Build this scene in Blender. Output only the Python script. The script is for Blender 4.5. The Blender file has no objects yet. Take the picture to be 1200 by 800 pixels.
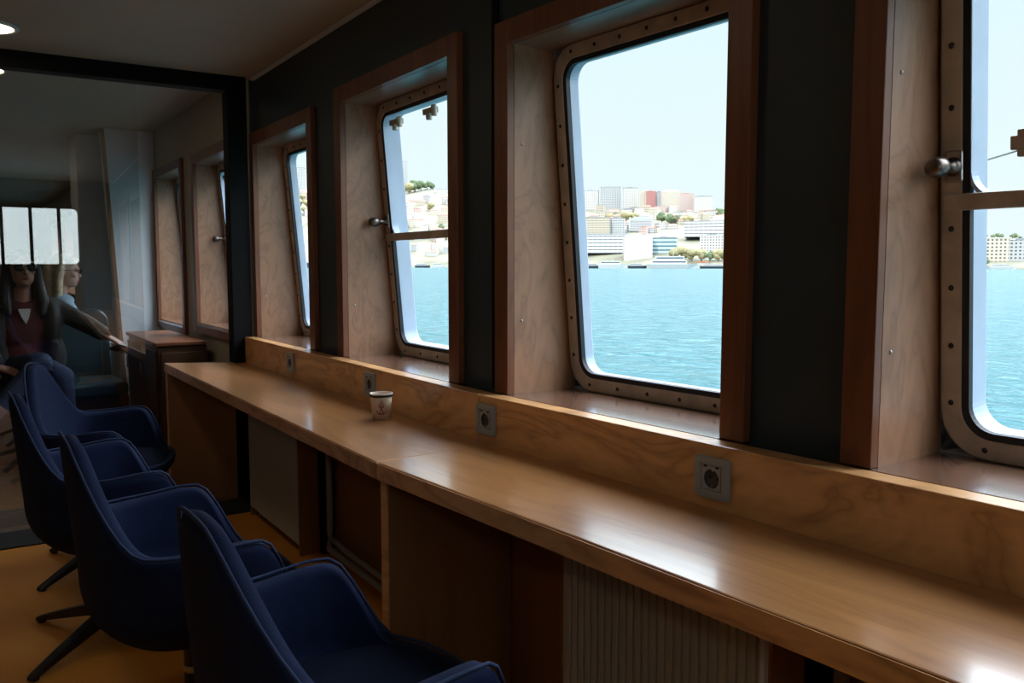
import bpy, bmesh, math, random
from mathutils import Vector, Matrix
random.seed(7)
C = bpy.context.scene.collection
R = math.radians
H = 1.17                     # eye height above the deck
XA = 1.3147                  # inner face of the near starboard upstand
ANG = R(3.4729)              # the forward half of the side wall turns outboard
PB = Vector((XA, 1.94, 0))
MB_ = Matrix.Translation(PB) @ Matrix.Rotation(-ANG, 4, 'Z')   # frame of the forward wall: x outboard, y forward
MA_ = Matrix.Translation(Vector((XA, 0, 0)))

# ------------------------------------------------------------------ materials
def new_mat(name):
    m = bpy.data.materials.new(name); m.use_nodes = True
    nt = m.node_tree; b = nt.nodes['Principled BSDF']
    return m, nt, b
def plain(name, col, rough=.5, metal=0., spec=.5, bump=0., bscale=60, var=0., vscale=3):
    m, nt, b = new_mat(name)
    b.inputs['Base Color'].default_value = (*col, 1); b.inputs['Roughness'].default_value = rough
    b.inputs['Metallic'].default_value = metal; b.inputs['Specular IOR Level'].default_value = spec
    tc = nt.nodes.new('ShaderNodeTexCoord')
    if bump:
        n = nt.nodes.new('ShaderNodeTexNoise'); n.inputs['Scale'].default_value = bscale
        bp = nt.nodes.new('ShaderNodeBump'); bp.inputs['Strength'].default_value = bump; bp.inputs['Distance'].default_value = .002
        nt.links.new(tc.outputs['Object'], n.inputs['Vector']); nt.links.new(n.outputs['Fac'], bp.inputs['Height'])
        nt.links.new(bp.outputs['Normal'], b.inputs['Normal'])
    if var:
        n = nt.nodes.new('ShaderNodeTexNoise'); n.inputs['Scale'].default_value = vscale; n.inputs['Detail'].default_value = 5
        r = nt.nodes.new('ShaderNodeValToRGB')
        r.color_ramp.elements[0].position = .3; r.color_ramp.elements[1].position = .7
        r.color_ramp.elements[0].color = (*[c*(1-var) for c in col], 1); r.color_ramp.elements[1].color = (*[min(1, c*(1+var)) for c in col], 1)
        nt.links.new(tc.outputs['Object'], n.inputs['Vector']); nt.links.new(n.outputs['Fac'], r.inputs['Fac'])
        nt.links.new(r.outputs['Color'], b.inputs['Base Color'])
    return m
def wood(name, c1, c2, stretch=(6, .6, 6), rough=.35, dist=1.2, scale=3., coat=0., bump=.05, bands=9.):
    m, nt, b = new_mat(name); N = nt.nodes; L = nt.links
    tc = N.new('ShaderNodeTexCoord'); mp = N.new('ShaderNodeMapping'); mp.inputs['Scale'].default_value = stretch
    n1 = N.new('ShaderNodeTexNoise'); n1.inputs['Scale'].default_value = scale; n1.inputs['Detail'].default_value = 3; n1.inputs['Distortion'].default_value = dist
    mul = N.new('ShaderNodeMath'); mul.operation = 'MULTIPLY'; mul.inputs[1].default_value = bands
    fr = N.new('ShaderNodeMath'); fr.operation = 'PINGPONG'; fr.inputs[1].default_value = 1
    n2 = N.new('ShaderNodeTexNoise'); n2.inputs['Scale'].default_value = scale*14; n2.inputs['Detail'].default_value = 4
    add = N.new('ShaderNodeMath'); add.operation = 'MULTIPLY_ADD'; add.inputs[1].default_value = .40
    r = N.new('ShaderNodeValToRGB'); r.color_ramp.elements[0].color = (*c1, 1); r.color_ramp.elements[1].color = (*c2, 1)
    r.color_ramp.elements[0].position = .1; r.color_ramp.elements[1].position = .95
    pw = N.new('ShaderNodeMath'); pw.operation = 'POWER'; pw.inputs[1].default_value = .38
    L.new(tc.outputs['Object'], mp.inputs['Vector']); L.new(mp.outputs['Vector'], n1.inputs['Vector']); L.new(mp.outputs['Vector'], n2.inputs['Vector'])
    L.new(n1.outputs['Fac'], mul.inputs[0]); L.new(mul.outputs[0], fr.inputs[0]); L.new(fr.outputs[0], pw.inputs[0])
    L.new(n2.outputs['Fac'], add.inputs[0]); 
    ml = N.new('ShaderNodeMath'); ml.operation = 'MULTIPLY'; ml.inputs[1].default_value = .7
    L.new(pw.outputs[0], ml.inputs[0]); L.new(ml.outputs[0], add.inputs[2])
    L.new(add.outputs[0], r.inputs['Fac']); L.new(r.outputs['Color'], b.inputs['Base Color'])
    b.inputs['Roughness'].default_value = rough; b.inputs['Coat Weight'].default_value = coat; b.inputs['Coat Roughness'].default_value = .13
    bp = N.new('ShaderNodeBump'); bp.inputs['Strength'].default_value = bump; bp.inputs['Distance'].default_value = .001
    L.new(n2.outputs['Fac'], bp.inputs['Height']); L.new(bp.outputs['Normal'], b.inputs['Normal'])
    return m
M = {}
M['birch_top'] = wood('varnished_birch_top', (.31, .125, .040), (.50, .235, .082), (5, .7, 5), .30, .8, 2.2, .8, .05, 5)
M['birch'] = wood('birch_ply', (.38, .175, .060), (.80, .42, .165), (2.2, 1.0, 3.4), .36, 1.8, 1.5, .5, .08, 10)
M['birch_raw'] = wood('birch_edge', (.50, .33, .18), (.72, .52, .33), (3, 1.0, 8), .35, .5, 2, 0, .05, 4)
M['under'] = wood('orange_brown_panel', (.20, .080, .026), (.29, .125, .045), (3, 3, .5), .5, .6, 1.5, 0, .05, 5)
M['mahogany'] = wood('mahogany_trim', (.125, .040, .016), (.22, .078, .032), (6, 6, .5), .38, .5, 2.5, 0, .06, 4)
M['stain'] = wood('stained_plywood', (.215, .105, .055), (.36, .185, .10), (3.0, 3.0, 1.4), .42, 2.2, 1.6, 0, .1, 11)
M['dark_wood'] = wood('dark_cabinet_wood', (.055, .024, .012), (.10, .045, .022), (3, 3, .5), .35, .6, 2, 0, .05, 4)
M['panel_dark'] = plain('slate_wall_panel', (.028, .041, .053), .5, bump=.03, bscale=150, var=.12)
M['black'] = plain('black_steel', (.003, .003, .0035), .6, spec=.15)
M['backing'] = plain('dark_green_shadow_backing', (.008, .018, .012), .6)  # dark green plate, darkened to paint the shadow gap round the frame
M['rubber'] = plain('black_rubber', (.008, .010, .014), .6)
M['frame'] = plain('weathered_frame_paint', (.46, .39, .31), .45, var=.25, vscale=14, bump=.05)
M['chrome'] = plain('tarnished_steel', (.42, .40, .38), .28, 1.)
M['brass'] = plain('dull_bronze', (.16, .13, .11), .35, 1.)
M['screw'] = plain('rusty_screw', (.03, .02, .015), .5, .3)
M['surround'] = plain('outside_hull_paint', (.46, .55, .66), .5, var=.06, vscale=8)
M['ceiling'] = plain('ceiling_paint', (.40, .36, .28), .55, var=.05, vscale=1.2)
M['cream'] = plain('cream_wall_paint', (.50, .43, .33), .55, var=.06, vscale=1.5)
M['pale'] = plain('pale_grey_paint', (.72, .77, .80), .4, var=.05, vscale=2)
M['white_rad'] = plain('off_white_radiator_paint', (.44, .42, .35), .45, var=.05, vscale=4)
M['pipe'] = plain('grey_pipe_paint', (.30, .28, .25), .45)
M['socket'] = plain('grey_socket_plastic', (.34, .35, .35), .4)
M['socket_dark'] = plain('dark_socket_well', (.07, .065, .06), .45)
M['hole'] = plain('socket_hole', (.008, .008, .008), .6)
M['lamp_rim'] = plain('lamp_rim_white', (.6, .6, .58), .4)
M['navy'] = plain('navy_felt', (.0065, .013, .042), .85, spec=.15, bump=.35, bscale=420, var=.15, vscale=30)
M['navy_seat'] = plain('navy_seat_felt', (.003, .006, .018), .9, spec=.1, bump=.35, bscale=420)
M['highlight_piping'] = plain('navy_highlight_piping', (.016, .028, .070), .75, spec=.2)  # lighter than the felt, painting the highlight along the rim
M['leg'] = plain('black_leg_coating', (.008, .008, .009), .4)
M['teal'] = plain('dark_teal_vinyl', (.012, .045, .055), .45)
M['bench_edge'] = plain('bench_edge_steel', (.25, .24, .22), .3, .8)
M['cup'] = plain('cream_paper', (.72, .55, .40), .6)
M['cup_rim'] = plain('pale_rim_paper', (.80, .76, .70), .5)
M['maroon'] = plain('dark_red_print', (.28, .018, .022), .6)
M['coffee'] = plain('coffee', (.02, .01, .006), .2)
M['mat'] = plain('black_threshold_rubber', (.006, .006, .006), .7)
M['skin'] = plain('skin', (.46, .235, .155), .5, var=.05, vscale=20)
M['skin_pale'] = plain('pale_skin', (.62, .38, .29), .5)
M['hair_dark'] = plain('dark_hair', (.018, .011, .007), .45, bump=.6, bscale=90)
M['hair_blond'] = plain('blond_hair', (.62, .49, .32), .45, bump=.6, bscale=90, var=.35, vscale=40)
M['sweater'] = plain('maroon_knit', (.10, .012, .012), .85, bump=.5, bscale=250)
M['coat'] = plain('dark_olive_coat', (.030, .026, .018), .7, bump=.3, bscale=60)
M['white_cloth'] = plain('white_cotton', (.62, .60, .58), .8)
M['jeans'] = plain('blue_jeans', (.020, .032, .075), .85, bump=.3, bscale=200)
M['denim_pale'] = plain('pale_denim', (.30, .42, .50), .8, bump=.2, bscale=80)
M['lens'] = plain('dark_lens', (.006, .006, .008), .08, spec=.8)
M['lips'] = plain('lips', (.33, .07, .06), .45)
M['eye_white'] = plain('eye_white', (.7, .68, .65), .3)

def floor_mat():
    m, nt, b = new_mat('orange_linoleum'); N, L = nt.nodes, nt.links
    tc = N.new('ShaderNodeTexCoord'); n = N.new('ShaderNodeTexNoise'); n.inputs['Scale'].default_value = 2.5; n.inputs['Detail'].default_value = 8
    r = N.new('ShaderNodeValToRGB'); r.color_ramp.elements[0].color = (.50, .185, .016, 1); r.color_ramp.elements[1].color = (.66, .26, .028, 1)
    L.new(tc.outputs['Object'], n.inputs['Vector']); L.new(n.outputs['Fac'], r.inputs['Fac']); L.new(r.outputs['Color'], b.inputs['Base Color'])
    b.inputs['Roughness'].default_value = .55
    return m
M['lino'] = floor_mat()
def plank_mat():
    m, nt, b = new_mat('worn_brown_planks'); N, L = nt.nodes, nt.links
    tc = N.new('ShaderNodeTexCoord'); br = N.new('ShaderNodeTexBrick')
    br.inputs['Scale'].default_value = 1; br.inputs['Brick Width'].default_value = 1.4; br.inputs['Row Height'].default_value = .14
    br.inputs['Mortar Size'].default_value = .004; br.inputs['Color1'].default_value = (.15, .085, .05, 1); br.inputs['Color2'].default_value = (.20, .12, .075, 1)
    br.inputs['Mortar'].default_value = (.03, .02, .012, 1)
    n = N.new('ShaderNodeTexNoise'); n.inputs['Scale'].default_value = 18; mx = N.new('ShaderNodeMixRGB'); mx.blend_type = 'MULTIPLY'; mx.inputs[0].default_value = .6
    L.new(tc.outputs['Object'], br.inputs['Vector']); L.new(tc.outputs['Object'], n.inputs['Vector'])
    L.new(br.outputs['Color'], mx.inputs[1]); L.new(n.outputs['Fac'], mx.inputs[2]); L.new(mx.outputs[0], b.inputs['Base Color'])
    b.inputs['Roughness'].default_value = .5
    return m
M['planks'] = plank_mat()
def glass_mat(name, refl, tint=(1, 1, 1), rough=0.):
    m = bpy.data.materials.new(name); m.use_nodes = True; nt = m.node_tree; nt.nodes.clear(); N, L = nt.nodes, nt.links
    o = N.new('ShaderNodeOutputMaterial'); mx = N.new('ShaderNodeMixShader'); t = N.new('ShaderNodeBsdfTransparent'); g = N.new('ShaderNodeBsdfGlossy')
    t.inputs[0].default_value = (*tint, 1); g.inputs['Roughness'].default_value = rough
    mx.inputs[0].default_value = refl
    L.new(t.outputs[0], mx.inputs[1]); L.new(g.outputs[0], mx.inputs[2]); L.new(mx.outputs[0], o.inputs[0])
    return m
M['glass'] = glass_mat('window_glass', .035, (.97, .99, .99))
M['screen_glass'] = glass_mat('partition_glass', .20, (.93, .95, .95))
def emit_mat(name, col, s):
    m = bpy.data.materials.new(name); m.use_nodes = True; nt = m.node_tree; nt.nodes.clear()
    o = nt.nodes.new('ShaderNodeOutputMaterial'); e = nt.nodes.new('ShaderNodeEmission'); e.inputs[0].default_value = (*col, 1); e.inputs[1].default_value = s
    nt.links.new(e.outputs[0], o.inputs[0]); return m
M['lamp'] = emit_mat('lamp_diffuser', (1, .80, .56), 16.0)

# ------------------------------------------------------------------ mesh helpers
def obj(name, bm, mat, parent=None, smooth=False, bevel=0, mat4=None, loc=None, rot=None, seg=2):
    me = bpy.data.meshes.new(name); bmesh.ops.recalc_face_normals(bm, faces=bm.faces); bm.to_mesh(me); bm.free()
    o = bpy.data.objects.new(name, me); C.objects.link(o)
    if isinstance(mat, (list, tuple)):
        for mm in mat: me.materials.append(mm)
    else: me.materials.append(mat)
    if smooth:
        for p in me.polygons: p.use_smooth = True
    if bevel:
        b = o.modifiers.new('bevel', 'BEVEL'); b.width = bevel; b.segments = seg; b.limit_method = 'ANGLE'
    if parent is not None: o.parent = parent
    if mat4 is not None: o.matrix_local = mat4
    if loc is not None: o.location = loc
    if rot is not None: o.rotation_euler = rot
    return o
def tag(o, label=None, cat=None, group=None, kind=None):
    if label: o['label'] = label
    if cat: o['category'] = cat
    if group: o['group'] = group
    if kind: o['kind'] = kind
    return o
def empty(name, mat4=None, loc=None, rotz=0):
    o = bpy.data.objects.new(name, None); C.objects.link(o); o.empty_display_size = .05
    if mat4 is not None: o.matrix_world = mat4
    if loc is not None: o.location = loc; o.rotation_euler = (0, 0, rotz)
    return o
def structure(o, label, cat): return tag(o, label, cat, None, 'structure')
def kids(o): return [c for c in C.objects if c.parent == o]
def copy_tree(o, parent=None):
    c = o.copy(); C.objects.link(c)
    if parent is not None: c.parent = parent
    for ch in kids(o): copy_tree(ch, c)
    return c
def NB(): return bmesh.new()
def box(bm, x0, x1, y0, y1, z0, z1):
    vs = [bm.verts.new(p) for p in [(x0, y0, z0), (x1, y0, z0), (x1, y1, z0), (x0, y1, z0), (x0, y0, z1), (x1, y0, z1), (x1, y1, z1), (x0, y1, z1)]]
    for f in [(0, 3, 2, 1), (4, 5, 6, 7), (0, 1, 5, 4), (1, 2, 6, 5), (2, 3, 7, 6), (3, 0, 4, 7)]: bm.faces.new([vs[i] for i in f])
    return bm
def prism(bm, poly, z0, z1):
    a = [bm.verts.new((*p, z0)) for p in poly]; b = [bm.verts.new((*p, z1)) for p in poly]; n = len(poly)
    bm.faces.new(a[::-1]); bm.faces.new(b)
    for i in range(n): bm.faces.new((a[i], a[(i+1) % n], b[(i+1) % n], b[i]))
    return bm
def lathe(bm, prof, n=24, mat=None):
    rings = []
    for r, z in prof:
        if r < 1e-6: rings.append([bm.verts.new((0, 0, z))])
        else: rings.append([bm.verts.new((r*math.cos(2*math.pi*i/n), r*math.sin(2*math.pi*i/n), z)) for i in range(n)])
    nv = []
    for a, b in zip(rings, rings[1:]):
        for i in range(n):
            j = (i+1) % n
            q = [a[i % len(a)], a[j % len(a)], b[j % len(b)], b[i % len(b)]]
            u = []
            for v in q:
                if v not in u: u.append(v)
            if len(u) > 2: bm.faces.new(u)
    if mat is not None: bmesh.ops.transform(bm, matrix=mat, verts=[v for r in rings for v in r])
    return bm
def tube(bm, pts, r, n=10, cap=True):
    pts = [Vector(p) for p in pts]; rings = []
    rs = r if isinstance(r, (list, tuple)) else [r]*len(pts)
    for i, p in enumerate(pts):
        t = (pts[min(i+1, len(pts)-1)] - pts[max(i-1, 0)]).normalized()
        a = t.cross(Vector((0, 0, 1)));  a = a if a.length > .05 else t.cross(Vector((1, 0, 0)))
        a.normalize(); b = t.cross(a)
        rings.append([bm.verts.new(p + rs[i]*(a*math.cos(2*math.pi*k/n) + b*math.sin(2*math.pi*k/n))) for k in range(n)])
    for A, B_ in zip(rings, rings[1:]):
        for k in range(n): bm.faces.new((A[k], A[(k+1) % n], B_[(k+1) % n], B_[k]))
    if cap: bm.faces.new(rings[0][::-1]); bm.faces.new(rings[-1])
    return bm
def rrect(w, h, r, n=8):
    pts = []
    for cx, cy, a0 in [(w/2-r, h/2-r, 0), (-w/2+r, h/2-r, 90), (-w/2+r, -h/2+r, 180), (w/2-r, -h/2+r, 270)]:
        for i in range(n+1):
            a = R(a0 + 90*i/n); pts.append((cx + r*math.cos(a), cy + r*math.sin(a)))
    return pts
def ring(bm, o, i, x0, x1):      # o, i: same-length outlines in (y, z); extruded over x0..x1
    n = len(o)
    V = [[bm.verts.new((x, p[0], p[1])) for p in pts] for x, pts in ((x0, o), (x0, i), (x1, o), (x1, i))]
    for k in range(n):
        j = (k+1) % n
        bm.faces.new((V[0][k], V[0][j], V[1][j], V[1][k])); bm.faces.new((V[2][k], V[3][k], V[3][j], V[2][j]))
        bm.faces.new((V[0][k], V[2][k], V[2][j], V[0][j])); bm.faces.new((V[1][k], V[1][j], V[3][j], V[3][k]))
    return bm
def plate(bm, pts, x0, x1):
    a = [bm.verts.new((x0, *p)) for p in pts]; b = [bm.verts.new((x1, *p)) for p in pts]; n = len(pts)
    bm.faces.new(a[::-1]); bm.faces.new(b)
    for k in range(n): bm.faces.new((a[k], a[(k+1) % n], b[(k+1) % n], b[k]))
    return bm

# ------------------------------------------------------------------ windows of the side wall
LEAN = .085
def make_window(n, mat4, u0, u1, zt, zb, opening, label, bottom=False, cw=.06, detail=True, knob_px=True):
    """u0..u1 inner width of the lining along the wall, zb..zt inner height (relative to the eye)"""
    uc = (u0+u1)/2; w = u1-u0; zc = H+(zt+zb)/2; h = zt-zb
    W = empty('window_%d' % n, mat4 @ Matrix.Translation((0, uc, 0)))
    structure(W, label, 'window')
    a, b = -w/2, w/2
    VW = .052
    t, bt = H+zt, H+zb
    # casing boards on the wall face
    bm = NB(); c0, c1 = .055, .078
    box(bm, c0, c1, b, b+cw, bt if not bottom else bt-cw, t+cw); box(bm, c0, c1, a-cw, a, bt if not bottom else bt-cw, t+cw)
    box(bm, c0, c1, a, b, t, t+cw)
    if bottom: box(bm, c0, c1, a, b, bt-cw, bt)
    obj('casing', bm, M['mahogany'], W, bevel=.002)
    # lining boards of the deep recess
    dp = .205 - LEAN*(zt+.0)*.0
    vb, vt = .250+LEAN*(-zb)+.030, .250-LEAN*zt+.030
    for y0_, y1_ in ((b, b+.012), (a-.012, a)):
        bm = NB(); q = [bm.verts.new(p_) for p_ in [(.0785, y0_, bt), (vb, y0_, bt), (vb, y1_, bt), (.0785, y1_, bt), (.0785, y0_, t), (vt, y0_, t), (vt, y1_, t), (.0785, y1_, t)]]
        for f_ in [(0, 3, 2, 1), (4, 5, 6, 7), (0, 1, 5, 4), (1, 2, 6, 5), (2, 3, 7, 6), (3, 0, 4, 7)]: bm.faces.new([q[i] for i in f_])
        obj('side_lining', bm, M['stain'], W)
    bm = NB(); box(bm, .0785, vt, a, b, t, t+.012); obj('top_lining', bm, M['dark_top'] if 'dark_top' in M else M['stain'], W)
    bm = NB(); box(bm, .0505, vb, a, b, bt-.014, bt); obj('sill', bm, M['sill'] , W)
    if detail:
        for zz in (.33, -.15):
            for uu in (b,):
                bm = NB(); lathe(bm, [(0, .0025), (.003, .002), (.0045, 0), (.0045, -.001)], 10, Matrix.Translation((.105, uu-.0005, H+zz)) @ Matrix.Rotation(R(90), 4, 'X'))
                obj('screw', bm, M['chrome'], W, smooth=True)
    # leaning steel frame and everything fixed to it
    F0 = Matrix.Translation((0.250 - LEAN*(zc-H), 0, zc)) @ Matrix.Rotation(-math.atan(LEAN), 4, 'Y')
    fh = h+.002; fw = w-.016
    outer = rrect(fw, fh, .085); inner = rrect(fw-.076, fh-.076, .055); gas = rrect(fw-.102, fh-.102, .045)
    back = rrect(fw+.014, fh-.004, .004); 
    F = obj('frame', ring(NB(), outer, inner, 0, .014), M['frame'], W, mat4=F0, bevel=.003)
    obj('backing', ring(NB(), back, rrect(fw-.05, fh-.05, .06), .016, .03), M['backing'], F)
    obj('gasket', ring(NB(), rrect(fw-.074, fh-.074, .056), gas, .002, .016), M['rubber'], F)
    obj('pane', plate(NB(), rrect(fw-.09, fh-.09, .05), .009, .013), M['glass'], F)
    d = .078 if opening else .052
    obj('outer_surround', ring(NB(), rrect(fw+.10, fh+.10, .09), rrect(fw-.094, fh-.094, .05), .016, d), M['surround'], F, bevel=.004)
    if detail:
        ns = 0
        pos = [(fw/2-.019, -fh/2+.1+k*(fh-.2)/7) for k in range(8)] + [(-fw/2+.08+k*(fw-.16)/6, fh/2-.019) for k in range(7)] + \
              [(-fw/2+.08+k*(fw-.16)/5, -fh/2+.019) for k in range(6)] + [(-fw/2+.019, -fh/2+.1+k*(fh-.2)/7) for k in range(8)]
        first = None
        for y, z in pos:
            if first is None:
                bm = NB(); lathe(bm, [(0, .0035), (.0035, .003), (.0055, 0), (.0055, -.001)], 10, Matrix.Rotation(R(-90), 4, 'Y'))
                first = obj('screw', bm, M['screw'], F, smooth=True, loc=(0, y, z))
            else:
                c = first.copy(); C.objects.link(c); c.location = (0, y, z)
    if opening:
        zr = .115+H-zc
        bm = NB(); box(bm, -.006, .016, -fw/2+.006, fw/2-.006, zr-.016, zr+.014); obj('sash_bar', bm, M['frame'], F, bevel=.003)
        sh = fh/2-.045-zr
        bm = NB(); ring(bm, [(y, z+zr+sh/2) for y, z in rrect(fw-.094, sh, .048)], [(y, z+zr+sh/2) for y, z in rrect(fw-.104, sh-.014, .045)], .004, .030)
        obj('sash', bm, M['surround'], F)
        # clamp knob on the forward stile
        kz = zr+.062
        bm = NB(); lathe(bm, [(0, .0), (.014, 0), (.017, .006), (.012, .012), (.009, .018), (.009, .036), (.013, .040), (.017, .046), (.0185, .058), (.016, .072), (.011, .078), (0, .080)], 20,
                         Matrix.Translation((0, fw/2-.024, kz)) @ Matrix.Rotation(R(-90), 4, 'Y'))
        k = obj('knob', bm, M['brass'], F, smooth=True)
        bm = NB(); box(bm, -.005, .003, fw/2-.040, fw/2-.008, kz-.028, kz+.028); obj('knob_plate', bm, M['chrome'], k, bevel=.006)
        yl = fw/2-.128; zl = zr+.092; bm = NB(); box(bm, -.012, .008, yl-.030, yl+.006, zl-.012, zl+.012); box(bm, -.010, .006, yl-.02, yl-.004, zl-.024, zl+.022)
        if n == 2: tag(obj('latch', bm, M['frame'], F, bevel=.003), 'small beige catch on the upper pane')
        else: bm.free()
        for q in ((.30, .66) if n != 1 else (.3, .7)):
            y = fw/2 - fw*(.17 if q == .30 else .50)
            zz = fh/2-.085
            bm = NB()
            box(bm, .006, .030, y-.038, y+.038, zz-.006, zz+.014)
            lathe(bm, [(0, -.022), (.011, -.022), (.011, .0), (0, 0)], 14, Matrix.Translation((.012, y+.002, zz-.004)))
            lathe(bm, [(0, -.020), (.010, -.020), (.010, .018), (0, .018)], 14, Matrix.Translation((.012, y-.038, zz+.002)))
            obj('hinge', bm, M['frame'], F, bevel=.002)
    return W
M['sill'] = wood('brown_sill_board', (.12, .055, .032), (.20, .10, .06), (3, .5, 3), .22, .5, 2, 1., .05, 4)
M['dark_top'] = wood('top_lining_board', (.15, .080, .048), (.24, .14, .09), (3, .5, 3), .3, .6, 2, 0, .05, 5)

zb = -.352
WA = [(1.141, 1.880), (.067, .806), (-1.007, -.268)]      # near wall
make_window(1, MA_, *WA[0], .592, zb, False, 'large fixed window in the middle, facing the hillside town across the water')
make_window(2, MA_, *WA[1], .592, zb, True, 'opening window with a bronze knob at the right edge of the view')
make_window(3, MA_, *WA[2], .592, zb, False, 'window of the side wall behind the camera', detail=False)
WB = [(s0_*1.0288+.058, s1_*1.0288+.058) for s0_, s1_ in ((.208, 1.0372), (1.4055, 2.152), (2.62, 3.40), (3.80, 4.60))] + [(7.80, 9.30), (9.85, 11.3), (11.8, 13.2)]
make_window(4, MB_, *WB[0], .622, zb, True, 'opening window with a cross bar and two hinges, behind the paper cup')
make_window(5, MB_, *WB[1], .597, -.352, False, 'narrow looking fixed window next to the black post')
make_window(6, MB_, *WB[2], .630, -.355, True, 'opening window just beyond the black post', bottom=True)
make_window(7, MB_, *WB[3], .648, -.396, False, 'window above the dark locker, only its forward lining seen', bottom=True)
make_window(8, MB_, *WB[4], .640, -.36, False, 'far window beyond the pale pilaster', bottom=True, detail=False)
make_window(9, MB_, *WB[5], .640, -.36, False, 'second window beyond the pale pilaster', bottom=True, detail=False)
make_window(10, MB_, *WB[6], .640, -.36, False, 'farthest window of the side wall', bottom=True, detail=False)

# ------------------------------------------------------------------ side walls with window openings
def wall_strip(bm, u0, u1, wins, v0, v1, z0, z1):
    """wall slab with openings; wins: (a, b, zb, zt)"""
    u = u0
    for a, b, q0, q1 in sorted(wins):
        box(bm, v0, v1, u, a, z0, z1)
        box(bm, v0, v1, a, b, z0, q0); box(bm, v0, v1, a, b, q1, z1)
        u = b
    box(bm, v0, v1, u, u1, z0, z1)
e = .004
CE = 2.30
structure(obj('wall_right', wall_strip_bm := (lambda bm: (wall_strip(bm, -2.2, 1.932, [(a-e, b+e, H+zb-.02, H+.592+e) for a, b in WA], .078, .110, H-.56, H+.94), bm)[1])(NB()), M['panel_dark'], mat4=MA_),
          'dark slate panelled side wall between the window casings', 'wall')
structure(obj('wall_right', (lambda bm: (wall_strip(bm, .006, 2.39, [(WB[0][0]-e, WB[0][1]+e, H+zb-.02, H+.622+e), (WB[1][0]-e, WB[1][1]+e, H+zb-.02, H+.597+e)], .078, .110, H-.56, H+.95), bm)[1])(NB()), M['panel_dark'], mat4=MB_),
          'dark panelled side wall from the panel joint to the black post', 'wall')
fw_ = [(WB[i][0]-e, WB[i][1]+e, H+q0-.02, H+q1+e) for i, q0, q1 in ((2, -.355, .630), (3, -.396, .648), (4, -.36, .64), (5, -.36, .64), (6, -.36, .64))]
structure(obj('wall_right', (lambda bm: (wall_strip(bm, 2.39, 15.2, fw_, .078, .115, 0, H+1.1), bm)[1])(NB()), M['cream'], mat4=MB_),
          'cream painted side wall beyond the glass partition', 'wall')
# lower wall under the counters
structure(obj('wall_right', box(NB(), .055, .085, -2.2, 1.94, 0, H-.545), M['under'], mat4=MA_), 'brown panelling below the near counter', 'wall')
structure(obj('wall_right', box(NB(), .052, .085, 0.0, 2.39, 0, H-.545), M['under'], mat4=MB_), 'brown panelling below the far counter', 'wall')
# outer hull skin so no light leaks round the linings
def hull(mat4, u0, u1, wins, name):
    bm = NB(); wall_strip(bm, u0, u1, [(a+.02, b-.02, H+q0+.02, H+q1-.02) for a, b, q0, q1 in wins], .235, .26, -.1, H+1.2)
    return structure(obj(name, bm, M['surround'], mat4=mat4), 'painted outer plating behind the window wall', 'wall')
# seam in the wall: a black gap with a thin metal strip
structure(obj('trim_1', box(NB(), .068, .079, .012, .030, H-.345, H+.925), M['black'], mat4=MB_), 'black joint between the dark wall panels', 'trim')
structure(obj('trim_2', box(NB(), .066, .079, .036, .046, H-.345, H+.925), M['panel_dark'], mat4=MB_), 'thin upright strip beside the wall joint', 'trim')
# ceiling edge strip
bm = NB(); vs = []
for y, z in ((-2.2, .872), (2.6, .872)): vs.append((y, z))
structure(obj('trim_3', box(NB(), .062, .078, -2.2, 1.94, H+.913, H+.924), M['pale'], mat4=MA_), 'thin pale strip where the ceiling meets the near wall', 'trim')
bm = box(NB(), .062, .078, .004, 2.30, H+.913, H+.924)
structure(obj('trim_4', bm, M['pale'], mat4=MB_), 'thin pale strip where the ceiling meets the forward wall', 'trim')

# ------------------------------------------------------------------ floor, ceiling, other walls  (all in the forward-wall frame)
structure(obj('floor', box(NB(), -5.2, .10, -4.3, 2.02, -.05, 0), M['lino'], mat4=MB_), 'orange brown linoleum floor under the chairs', 'floor')
structure(obj('floor', box(NB(), -5.2, .10, 2.27, 15.3, -.05, 0), M['planks'], mat4=MB_), 'dark worn plank floor beyond the glass partition', 'floor')
structure(obj('floor', box(NB(), -5.2, .10, 2.02, 2.27, -.05, .006), M['mat'], mat4=MB_), 'black threshold strip across the floor at the partition', 'floor')
structure(obj('floor', box(NB(), .10, .60, -4.3, 1.9, -.05, 0), M['lino'], mat4=MB_), 'strip of orange linoleum along the near side wall', 'floor')
bm = NB()
def slopebox(bm, x0, x1, prof, th=.05):
    for (y0, z0), (y1, z1) in zip(prof, prof[1:]):
        vs = [bm.verts.new(p) for p in [(x0, y0, z0), (x1, y0, z0), (x1, y1, z1), (x0, y1, z1), (x0, y0, z0+th), (x1, y0, z0+th), (x1, y1, z1+th), (x0, y1, z1+th)]]
        for f in [(0, 3, 2, 1), (4, 5, 6, 7), (0, 1, 5, 4), (1, 2, 6, 5), (2, 3, 7, 6), (3, 0, 4, 7)]: bm.faces.new([vs[i] for i in f])
slopebox(bm, -5.2, .62, [(-4.3, H+.925), (2.35, H+.925)])
structure(obj('ceiling', bm, M['ceiling'], mat4=MB_), 'plain grey ceiling over the counter', 'ceiling')
bm = NB(); slopebox(bm, -5.2, .13, [(2.35, H+1.0), (15.3, H+1.0)])
structure(obj('ceiling', bm, M['ceiling'], mat4=MB_), 'grey ceiling beyond the black beam', 'ceiling')
structure(obj('wall_left', box(NB(), -5.2, -5.1, -4.3, 15.3, 0, 2.3), M['cream'], mat4=MB_), 'plain cream wall on the port side', 'wall')
structure(obj('wall_front', box(NB(), -5.1, .10, 15.2, 15.3, 0, 2.3), M['cream'], mat4=MB_), 'cream bulkhead at the far end of the saloon', 'wall')
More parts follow.
